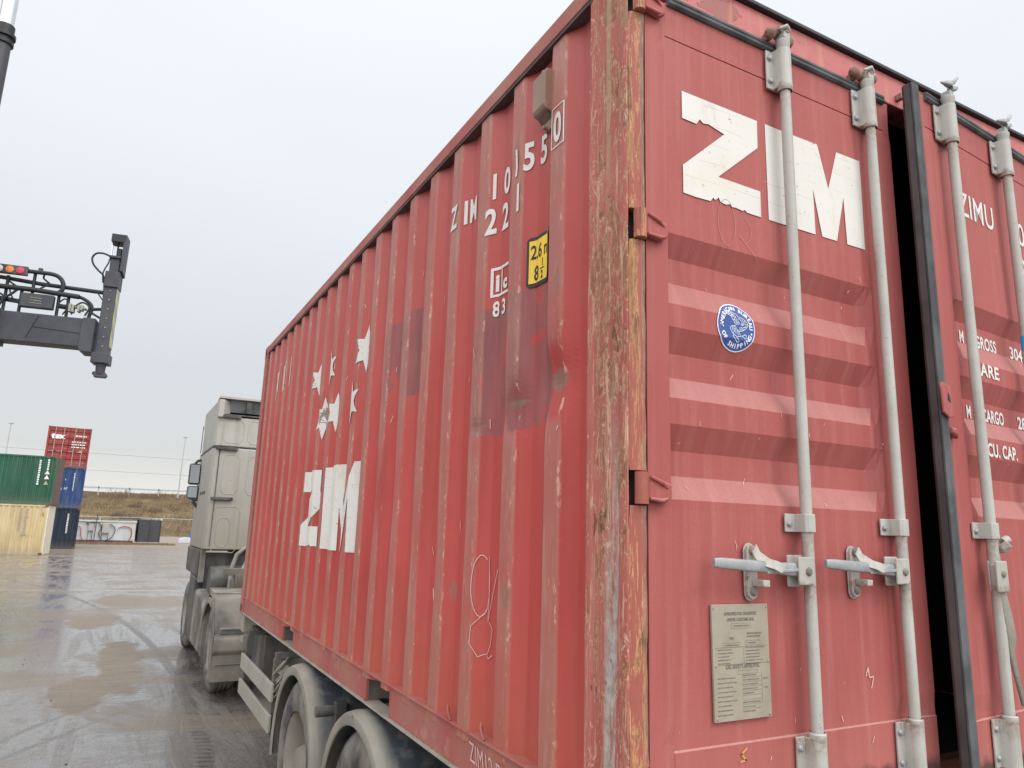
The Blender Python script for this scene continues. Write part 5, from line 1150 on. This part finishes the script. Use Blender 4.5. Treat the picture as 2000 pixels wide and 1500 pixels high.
# ------------------------------------------------------------------ stacked containers across the yard
def corr_face(m, p0, ux, n, L_, z0, z1, pitch, dep, nrm):
    """trapezoid-ribbed sheet from p0 along ux"""
    pts = []; k = 0; s_ = 0
    while s_ < L_ - 1e-6:
        for f, d in ((0, 0), (.26, 0), (.5, 1), (.76, 1)):
            t = s_ + f * pitch
            if t <= L_: pts.append((t, d * dep))
        s_ += pitch
    pts.append((L_, 0)); b = len(m.v)
    for t, d in pts:
        q = V(*p0) + ux * t - nrm * d
        m.v.append((q.x, q.y, z0)); m.v.append((q.x, q.y, z1))
    for i in range(len(pts) - 1): m.f.append((b + 2 * i, b + 2 * i + 2, b + 2 * i + 3, b + 2 * i + 1))
def stack_box(label, x0, x1, y0, y1, z0, mat, faces, group, front=None, pm=None, pitch=.278, rot=0):
    """axis-aligned container; faces: dict of side -> 'ribs' | 'doors'"""
    ht = 2.585; T = thing('shipping_container', label, 'shipping container', ((x0 + x1) / 2, (y0 + y1) / 2, z0), 0, group)
    hx, hy = (x1 - x0) / 2, (y1 - y0) / 2; c_, s2 = math.cos(R_(rot)), math.sin(R_(rot))
    T.location = (x1 - (hx * c_ + hy * s2), y0 + (hy * c_ - hx * s2), z0); T.rotation_euler = (0, 0, R_(rot))     # turned about its front right corner
    M_ = MAT[mat]; P_ = MAT[pm or mat]
    for a in (-1, 1):
        for b in (-1, 1):
            m = MB(); m.box((min(a * hx, a * (hx - .11)), min(b * hy, b * (hy - .11)), 0), (max(a * hx, a * (hx - .11)), max(b * hy, b * (hy - .11)), ht)); m.build('corner_post', P_, T, .01)
    for zz, h in ((0, .16), (ht - .09, .085)):
        for b in (-1, 1):
            m = MB(); m.box((-hx + .11, min(b * (hy - .005), b * (hy - .08)), zz + .003), (hx - .11, max(b * (hy - .005), b * (hy - .08)), zz + h)); m.build('rail', M_, T)
            m = MB(); m.box((min(b * (hx - .005), b * (hx - .08)), -hy + .11, zz + .003), (max(b * (hx - .005), b * (hx - .08)), hy - .11, zz + h)); m.build('rail', M_, T)
    for a in (-1, 1):
        for b in (-1, 1):
            for zz in (-.002, ht - .115): m = MB(); X0, Y0 = (a * (hx + .006), b * (hy + .006)); m.box((min(X0, X0 - a * .18), min(Y0, Y0 - b * .17), zz), (max(X0, X0 - a * .18), max(Y0, Y0 - b * .17), zz + .12)); m.build('corner_casting', MAT['cbrown'], T, .01)
    m = MB(); m.box((-hx + .06, -hy + .06, ht - .05), (hx - .06, hy - .06, ht - .03)); m.build('roof', M_, T)
    for s_, kind in faces.items():
        m = MB(); z1, z2 = .16, ht - .09
        if s_ == 'front': p0, ux, L_, nr = (-hx + .11, -hy + .02, 0), V(1, 0, 0), 2 * hx - .22, V(0, -1, 0)
        elif s_ == 'back': p0, ux, L_, nr = (hx - .11, hy - .02, 0), V(-1, 0, 0), 2 * hx - .22, V(0, 1, 0)
        elif s_ == 'right': p0, ux, L_, nr = (hx - .02, -hy + .11, 0), V(0, 1, 0), 2 * hy - .22, V(1, 0, 0)
        else: p0, ux, L_, nr = (-hx + .02, hy - .11, 0), V(0, -1, 0), 2 * hy - .22, V(-1, 0, 0)
        if kind == 'ribs': corr_face(m, p0, ux, 0, L_, z1, z2, pitch if L_ > 3 else .25, .045, nr); m.build('side_panel', M_, T)
        else:
            # doors on the front face
            for k in (0, 1):
                d = MB(); xa = p0[0] + k * L_ / 2 + .01; xb = xa + L_ / 2 - .02; pr = []
                for z in range(5): zz = z1 + .12 + z * (z2 - z1 - .1) / 5; pr += [(zz, 0), (zz + .06, .04), (zz + .2, .04), (zz + .27, 0)]
                pr = [(z1, 0)] + pr + [(z2, 0)]
                for zz, dd in pr: d.v += [(xa, p0[1] + dd, zz), (xb, p0[1] + dd, zz)]
                for i in range(len(pr) - 1): d.f.append((2 * i, 2 * i + 1, 2 * i + 3, 2 * i + 2))
                dr = d.build('container_door', M_, T)
                for fx in (.28, .72):
                    r = MB(); X = xa + fx * (xb - xa); r.tube([(X, p0[1] - .04, z1 - .06), (X, p0[1] - .04, z2 + .04)], .018, 8); r.build('locking_rod', MAT['galv'], dr, smooth=True)
                    for hz in (1.0,): r = MB(); r.box((X - .3, p0[1] - .07, hz - .015), (X, p0[1] - .055, hz + .015)); r.build('door_handle', MAT['galv'], dr)
    return T, hx, hy
def flat_txt(t, T, x, y, z, h, mat='cwhite', sx=1, bold=.01, rot=False):
    bm = text_bm(t, h / .73, bold)
    for v in bm.verts:
        a, b = v.co.x * sx, v.co.y
        if rot: a, b = -b, a
        v.co = Vector((x + a, y, z + b))
    return bm_obj(bm, 'painted_lettering', MAT[mat], T)
def dashes(T, x, y, z0, z1, w, mat):
    bm = bmesh.new(); z = z0
    while z < z1:
        l = rnd.uniform(.05, .10)
        bm.faces.new([bm.verts.new(p) for p in ((x - w / 2, y, z), (x + w / 2 * rnd.uniform(.6, 1), y, z), (x + w / 2, y, z + l), (x - w / 2 * rnd.uniform(.6, 1), y, z + l))]); z += l + .035
    return bm_obj(bm, 'painted_marking', MAT[mat], T)
GS = 'containers stacked across the yard'
yx = -4.36; yy = 44.6
T, hx, hy = stack_box('cream yellow container standing on the wet ground below the green one', yx - 12.19, yx, yy, yy + 2.44, 0, 'cyel', {'front': 'ribs', 'right': 'ribs', 'left': 'ribs', 'back': 'ribs'}, GS, pm='cyel', rot=-4.0)
m = MB(); m.box((hx - .02, -hy - .004, .02), (hx + .012, hy - .1, 2.575)); m.build('end_frame', MAT['cyelp'], T)
for dx, a, b in ((-.95, 1.2, 2.3), (-1.22, 1.2, 2.35)): dashes(T, hx + dx, -hy - .003, a, b, .10, 'plate')
bm = poly_bm([[(-.14, 0), (.14, 0), (0, .26)]])
for v in bm.verts: v.co = Vector((hx - .95 + v.co.x, -hy - .003, .98 + v.co.y))
bm_obj(bm, 'warning_mark', MAT['plate'], T)
m = MB(); m.box((-1.1, -hy - .12, 1.55), (-.0, -hy - .02, 2.3)); m2 = None
T, hx, hy = stack_box('dark green container stacked on top of the cream yellow one', yx - 12.19 + .10, yx + .10, yy, yy + 2.44, 2.59, 'cgreen', {'front': 'ribs', 'right': 'ribs', 'left': 'ribs', 'back': 'ribs'}, GS, pm='cgreen', pitch=.20, rot=-4.0)
m = MB(); m.box((hx + .002, -hy - .003, .02), (hx + .014, hy - .1, 2.575)); m.build('end_frame', MAT['cbrown'], T)
dashes(T, hx - .80, -hy + .0, 1.05, 2.35, .10, 'cwhite'); dashes(T, hx - .42, -hy + .0, 1.85, 2.35, .09, 'cwhite')
for z, mt in ((1.62, 'cyelp'), (1.36, 'cwhite'), (1.06, 'plate')):
    bm = poly_bm([[(-.12, 0), (.12, 0), (0, .22)]])
    for v in bm.verts: v.co = Vector((hx - .42 + v.co.x, -hy, z + v.co.y))
    bm_obj(bm, 'warning_mark', MAT[mt], T)
bm = poly_bm([[(-.3, 0), (.3, 0), (0, .5)], [(-.3, -.35), (.3, -.35), (.15, -.15), (-.15, -.15)], [(-.3, -.9), (.3, -.9), (.3, -.75), (-.3, -.75)]])
for v in bm.verts: v.co = Vector((hx - 3.2 + v.co.x, -hy, 1.4 + v.co.y))
bm_obj(bm, 'painted_marking', MAT['cwhite'], T)
x1 = -3.25; y1 = 53.8
T, hx, hy = stack_box('navy container at the bottom of the tall stack, on the ground', x1 - 2.44, x1, y1, y1 + 6.06, 0, 'cnavy', {'front': 'ribs', 'right': 'ribs', 'left': 'ribs', 'back': 'ribs'}, GS, rot=3.6)
dashes(T, hx - .62, -hy + .012, 1.0, 2.25, .10, 'cwhite')
T, hx, hy = stack_box('mid blue scuffed container in the middle of the tall stack', x1 - 2.44, x1, y1, y1 + 6.06, 2.59, 'cblue', {'front': 'ribs', 'right': 'ribs', 'left': 'ribs', 'back': 'ribs'}, GS, rot=3.6)
for k in range(14): 
    bm = poly_bm(stroke_poly([(0, 0), (rnd.uniform(-.03, .03), rnd.uniform(.04, .15))], .03))
    if k > 8: bm.free(); continue
    a = rnd.uniform(-.6, .4); b = rnd.uniform(1.0, 2.0)
    for v in bm.verts: v.co = Vector((a + v.co.x, -hy + .012, b + v.co.y))
    bm_obj(bm, 'paint_scuff', MAT['cwhite'], T)
dashes(T, hx - .60, -hy + .012, 1.1, 2.25, .05, 'cwhite')
T, hx, hy = stack_box('red container with doors facing, on top of the tall stack', x1 - 2.44, x1, y1, y1 + 12.19, 5.18, 'cred', {'front': 'doors', 'right': 'ribs', 'left': 'ribs', 'back': 'ribs'}, GS, rot=3.6)
flat_txt('tex', T, -.98, -hy + .008, 1.83, .34, bold=.03, sx=1.15)
def rows(T, x, z, n, w, h, gap, mat='cwhite'):
    bm = bmesh.new()
    for r in range(n):
        a = x
        while a < x + w:
            l = rnd.uniform(.05, .16)
            bm.faces.new([bm.verts.new(p) for p in ((a, -hy + .008, z - r * gap), (min(a + l, x + w), -hy + .008, z - r * gap), (min(a + l, x + w), -hy + .008, z - r * gap + h), (a, -hy + .008, z - r * gap + h))]); a += l + .04
    return bm_obj(bm, 'painted_lettering', MAT[mat], T)
rows(T, .35, 2.0, 1, .62, .10, .2); rows(T, .18, 1.62, 3, .80, .07, .17)
rows(T, .65, 1.0, 1, .2, .12, .2, 'lampo')
# dark placard with pale squares leaning on the yellow stack at the frame edge
PT = thing('placard', 'dark placard with pale squares in front of the cream container', 'placard', (-6.62, 41.9, 2.03))
m = MB(); m.box((-.75, 0, -.35), (.0, .06, .75)); pb = m.build('board', MAT['cbrown'], PT, .01)
for a, b in ((-.34, .38), (-.16, .38), (-.34, .22), (-.16, .22)):
    m = MB(); m.box((a, -.006, b), (a + .13, -.002, b + .12)); m.build('pale_square', MAT['stw'], pb)
for a in (-.7, -.1):
    m = MB(); m.box((a, .02, -2.03), (a + .06, .05, -.35)); m.build('leg', MAT['chassis'], PT)

# ------------------------------------------------------------------ tank bund, dark cage, posts, fence far off
TB = thing('storage_bund', 'long pale grey walled bund with cable loops and two electrical boxes', 'storage bund', (-3.6, 68, 0), R_(2))
m = MB(); m.box((-6, 0, .25), (4.0, 4, 1.72)); w_ = m.build('wall', MAT['tank'], TB, .03)
m = MB(); m.box((-6, -.06, 1.72), (4.05, 4.0, 1.86)); m.build('coping', MAT['tank'], TB, .02)
m = MB(); m.box((-6, .05, .02), (3.9, 3.9, .25)); m.build('plinth', MAT['chassis'], TB)
for x, w, z0, z1 in ((.55, .34, 1.0, 1.5), (1.55, .5, .85, 1.62)):
    m = MB(); m.box((x, -.25, z0), (x + w, -.02, z1)); eb = m.build('electrical_box', MAT['galv'], TB, .02)
    for q in (0, w - .04): m = MB(); m.box((x + q, -.2, .02), (x + q + .04, -.16, z0)); m.build('leg', MAT['cable'], eb)
def cab_(P, r, mt): m = MB(); m.tube([(a, -.12, b) for a, b in spl(P)], r, 6); m.build('cable', MAT[mt], TB, smooth=True)
cab_([(-1.1, 1.4), (-.4, 1.42), (.0, 1.2), (.1, .6), (.3, .25), (.9, .12)], .03, 'cabler'); cab_([(.6, 1.5), (.4, 1.62), (1.2, 1.65), (1.5, 1.3), (1.35, .8), (1.6, .3)], .035, 'cable'); cab_([(1.6, 1.6), (2.2, 1.5), (2.5, 1.1), (2.3, .5), (1.9, .25)], .03, 'cable')
cab_([(2.7, 1.25), (3.1, 1.4), (3.6, 1.3), (3.75, .9), (3.65, .4), (3.3, .12), (2.0, .08), (.5, .1)], .04, 'cabler'); cab_([(-1.0, 1.75), (0, 1.68), (1.0, 1.62)], .02, 'cable')
m = MB(); m.tube([(1.05, -.3, 0), (1.08, -.3, 2.35)], .03, 8); m.build('vent_pipe', MAT['cable'], TB, smooth=True)
DC = thing('mesh_cage', 'dark grey mesh cage standing at the end of the pale bund', 'cage', (1.35, 69.2, 0), R_(4))
m = MB(); m.box((-.75, -.6, .15), (.95, 1.6, 2.0)); m.build('cage_body', MAT['boxd'], DC, .02)
for x in (-.75, .1, .93):
    m = MB(); m.box((x - .03, -.66, .0), (x + .03, -.60, 2.1)); m.build('frame_post', MAT['cable'], DC)
for z in (.12, 2.05): m = MB(); m.box((-.78, -.655, z), (.98, -.605, z + .05)); m.build('frame_rail', MAT['galvd'], DC)
m = MB(); m.box((.86, -.68, 2.0), (.98, -.60, 2.1)); m.build('lamp', MAT['white3'], DC)
m = MB(); m.box((-2.2, .3, 2.02), (-.2, 1.5, 2.14)); m.build('roof_panel', MAT['boxd'], DC)
FB = thing('barrier_pole', 'leaning blue and white pole rising from a pale concrete block beside the cab', 'barrier pole', (5.0, 74, 0))
m = MB(); m.prism([(-.85, .0), (.75, .0), (.75, .35), (.3, .5), (-.3, .52), (-.8, .35)], -.4, .4, 1); m.build('concrete_base', MAT['conc'], FB, .05)
m = MB(); m.tube([(.1, 0, .35), (.42, 0, 1.0)], .20, 12); m.build('blue_sleeve', MAT['bluep'], FB, smooth=True)
m = MB(); m.tube([(.42, 0, 1.0), (1.35, 0, 3.0)], .18, 12); m.build('white_pole', MAT['white3'], FB, smooth=True)
CF = thing('chain_link_fence', 'chain link fence with thin posts along the foot of the grassy embankment', 'fence', (0, 98, 0))
m = MB(); m.tube([(-60, 0, 2.25), (70, 0, 2.25)], .035, 6); m.build('top_wire', MAT['lampost'], CF)
for x in range(-58, 70, 6): m = MB(); m.tube([(x + 1.2, 0, 0), (x + 1.2, 0, 2.3)], .07, 6); m.build('fence_post', MAT['lampost'], CF)
m = MB()
for k in range(0, 130): 
    x = -60 + k; m.tube([(x, .0, .1), (x + 1.0, 0, 2.2)], .008, 3, False)
m.build('wire_mesh', MAT['lampost'], CF)
GR = thing('guard_rail', 'galvanised guard rail running along the top of the embankment', 'guard rail', (0, 122, 0))
m = MB()
def hz_(x): return 6.0 + .006 * x + .05
m.add([(-100, 0, hz_(-100) + .35), (180, 0, hz_(180) + .35), (180, 0, hz_(180) + .60), (-100, 0, hz_(-100) + .60), (-100, .08, hz_(-100) + .35), (180, .08, hz_(180) + .35), (180, .08, hz_(180) + .60), (-100, .08, hz_(-100) + .60)], [(0, 1, 2, 3), (4, 5, 6, 7), (0, 1, 5, 4), (2, 3, 7, 6)])
m.build('rail_beam', MAT['lampost'], GR)
for k in range(70): x = -100 + 4 * k; m = MB(); m.box((x, .0, hz_(x) - 1.2), (x + .14, .12, hz_(x) + .7)); m.build('rail_post', MAT['lampost'], GR)
def lamp_post(x, y, z, h, lean, label, arm=0):
    L_ = thing('lamp_post', label, 'lamp post', (x, y, z), 0, 'tall thin lamp posts along the embankment')
    m = MB(); m.tube([(0, 0, -.3), (lean * .5, 0, h * .5), (lean, 0, h)], [.10, .075, .05], 8); m.build('pole', MAT['lampost'], L_, smooth=True)
    m = MB(); m.box((lean - .28, -.15, h - .02), (lean + .30, .15, h + .12)); m.build('lamp_head', MAT['lampost'], L_, .03)
lamp_post(-14.3, 108, 1.0, 12.4, .1, 'thin lamp post behind the green container')
lamp_post(6.2, 113, 5.6, 8.3, .1, 'thin lamp post on the embankment beside the truck mirror')
PW = thing('power_line', 'thin overhead wires crossing the pale sky above the embankment', 'power line', (0, 200, 0))
for z, dz in ((17.8, -.6), (13.6, -.3)):
    m = MB(); m.tube([(-160 + 14 * k, 0, z + .0022 * (k - 12) ** 2 + dz * k * .05) for k in range(26)], .03, 4); m.build('wire', MAT['cable'], PW)
for x in (-165, 196): m = MB(); m.tube([(x, 0, 0), (x, 0, 24)], .2, 6); m.build('pylon_pole', MAT['cable'], PW)
# bare shrubs on the slope
def shrub(x, y, z, w, h, mat, label):
    S_ = thing('shrub', label, 'shrub', (x, y, z), 0, 'bare shrubs on the embankment')
    m = MB()
    for k in range(150):
        a = rnd.uniform(0, 6.28); r = w * math.sqrt(rnd.random()); X, Y = r * math.cos(a), r * math.sin(a) * .6; Z = h * rnd.uniform(.1, 1) * (1 - (r / w) ** 2 * .6)
        L_ = rnd.uniform(.25, .6); dx, dz = rnd.uniform(-.25, .25), L_
        m.v += [(X, Y, Z - .1), (X + .035, Y, Z - .1), (X + dx, Y + .1, Z + dz)]; n_ = len(m.v); m.f.append((n_ - 3, n_ - 2, n_ - 1))
    m.build('twigs', MAT[mat], S_)
    m = MB(); m.tube([(0, 0, -.2), (.1, 0, h * .4)], [.06, .03], 5); m.build('stem', MAT[mat], S_)
def hillz(X, Y):
    t = (Y - 104) / 60; prof = min(1, t * 3); return -.06 + prof ** .9 * 6.1 + mnoise.noise(V(X * .07, Y * .09, 3)) * .8 * prof + .006 * X * prof
SH = [(-3.4, 116, .8, .5, 'weeds', 'low dry tuft left of the largest bare shrub'), (.9, 115, .9, .5, 'bush', 'small twiggy shrub in the middle of the slope'), (2.4, 119.5, 1.3, .8, 'bush', 'wide bare shrub under the guard rail'), (6.8, 111, 1.2, .7, 'weeds', 'dry weedy clump near the mirror of the truck'), (-4.6, 112, 1.0, .5, 'weeds', 'dry tuft beside the tall container stack'), (-2.2, 119, 1.7, 1.6, 'bush', 'largest bare brown shrub near the top of the embankment'), (-.2, 120, 1.2, 1.2, 'bush', 'small bare shrub right of the largest one'), (4.2, 119, 1.4, 1.2, 'bush', 'bare shrub below the right lamp post'), (-1.0, 111, .9, .6, 'bush', 'low twiggy shrub low on the slope'), (3.6, 113, 1.0, .6, 'bush', 'low dark shrub in mid slope'),
      (5.8, 106, 2.2, 1.1, 'weeds', 'greenish weedy shrub at the foot of the slope'), (-6.5, 119.5, 1.4, 1.0, 'bush', 'bare shrub beside the container stack'), (8.5, 117, 1.5, 1.2, 'bush', 'bare shrub hidden by the truck cab'), (1.8, 107.5, 1.1, .6, 'weeds', 'dry tuft behind the chain link fence')]
for x, y, w, h, mt, lb_ in SH: shrub(x, y, hillz(x, y), w, h, mt, lb_)
m = MB()
for k in range(9000):
    x = rnd.uniform(-9, 12); y = rnd.uniform(104.5, 123); z = hillz(x, y) - .02; h = rnd.uniform(.08, .34); a = rnd.uniform(-.12, .12)
    m.v += [(x, y, z), (x + .09, y, z), (x + a, y, z + h)]; n_ = len(m.v); m.f.append((n_ - 3, n_ - 2, n_ - 1))
go = m.build('dry_grass', MAT['weeds']); tag(go, kind='stuff')
m = MB()
for k in range(3500):
    x = rnd.uniform(-9, 12); y = rnd.uniform(105, 123)
    if mnoise.noise(V(x * .35, y * .3, 9)) < .05: continue
    z = hillz(x, y) - .02; h = rnd.uniform(.15, .5); a = rnd.uniform(-.15, .15); m.v += [(x, y, z), (x + .07, y, z), (x + a, y, z + h)]; n_ = len(m.v); m.f.append((n_ - 3, n_ - 2, n_ - 1))
tag(m.build('dead_scrub', MAT['bush']), kind='stuff')
# grass and soil edge at the foot of the bund: uncountable tufts
m = MB()
for k in range(2600):
    x = rnd.uniform(-9, 3.4); y = 66.2 + rnd.gauss(0, .7) + .10 * x; h = rnd.uniform(.05, .22)
    a = rnd.uniform(-.06, .06); m.v += [(x, y, 0), (x + .05, y, 0), (x + a, y, h)]; n_ = len(m.v); m.f.append((n_ - 3, n_ - 2, n_ - 1))
tag(m.build('grass_tufts', MAT['weeds']), kind='stuff')
# grit and litter lying on the wet yard
m = MB()
for k in range(260):
    y = rnd.uniform(.5, 14); x = rnd.uniform(-6.5, -.4) - y * .12; r = rnd.uniform(.004, .014); 
    m.add([(x - r, y, .001), (x, y - r * .8, .001), (x + r * 1.2, y, .001), (x, y + r, .001), (x, y, r * .9)], [(0, 1, 4), (1, 2, 4), (2, 3, 4), (3, 0, 4)])
tag(m.build('grit', MAT['debris']), kind='stuff')
m = MB(); m.tube([(-2.35, 3.35, .012), (-2.20, 3.25, .016), (-2.14, 3.16, .012)], .006, 5); m.tube([(-2.26, 3.29, .014), (-2.20, 3.34, .02)], .004, 5)
tw = m.build('twig', MAT['debris']); tag(tw, 'small dark twig lying on the wet ground', 'twig')
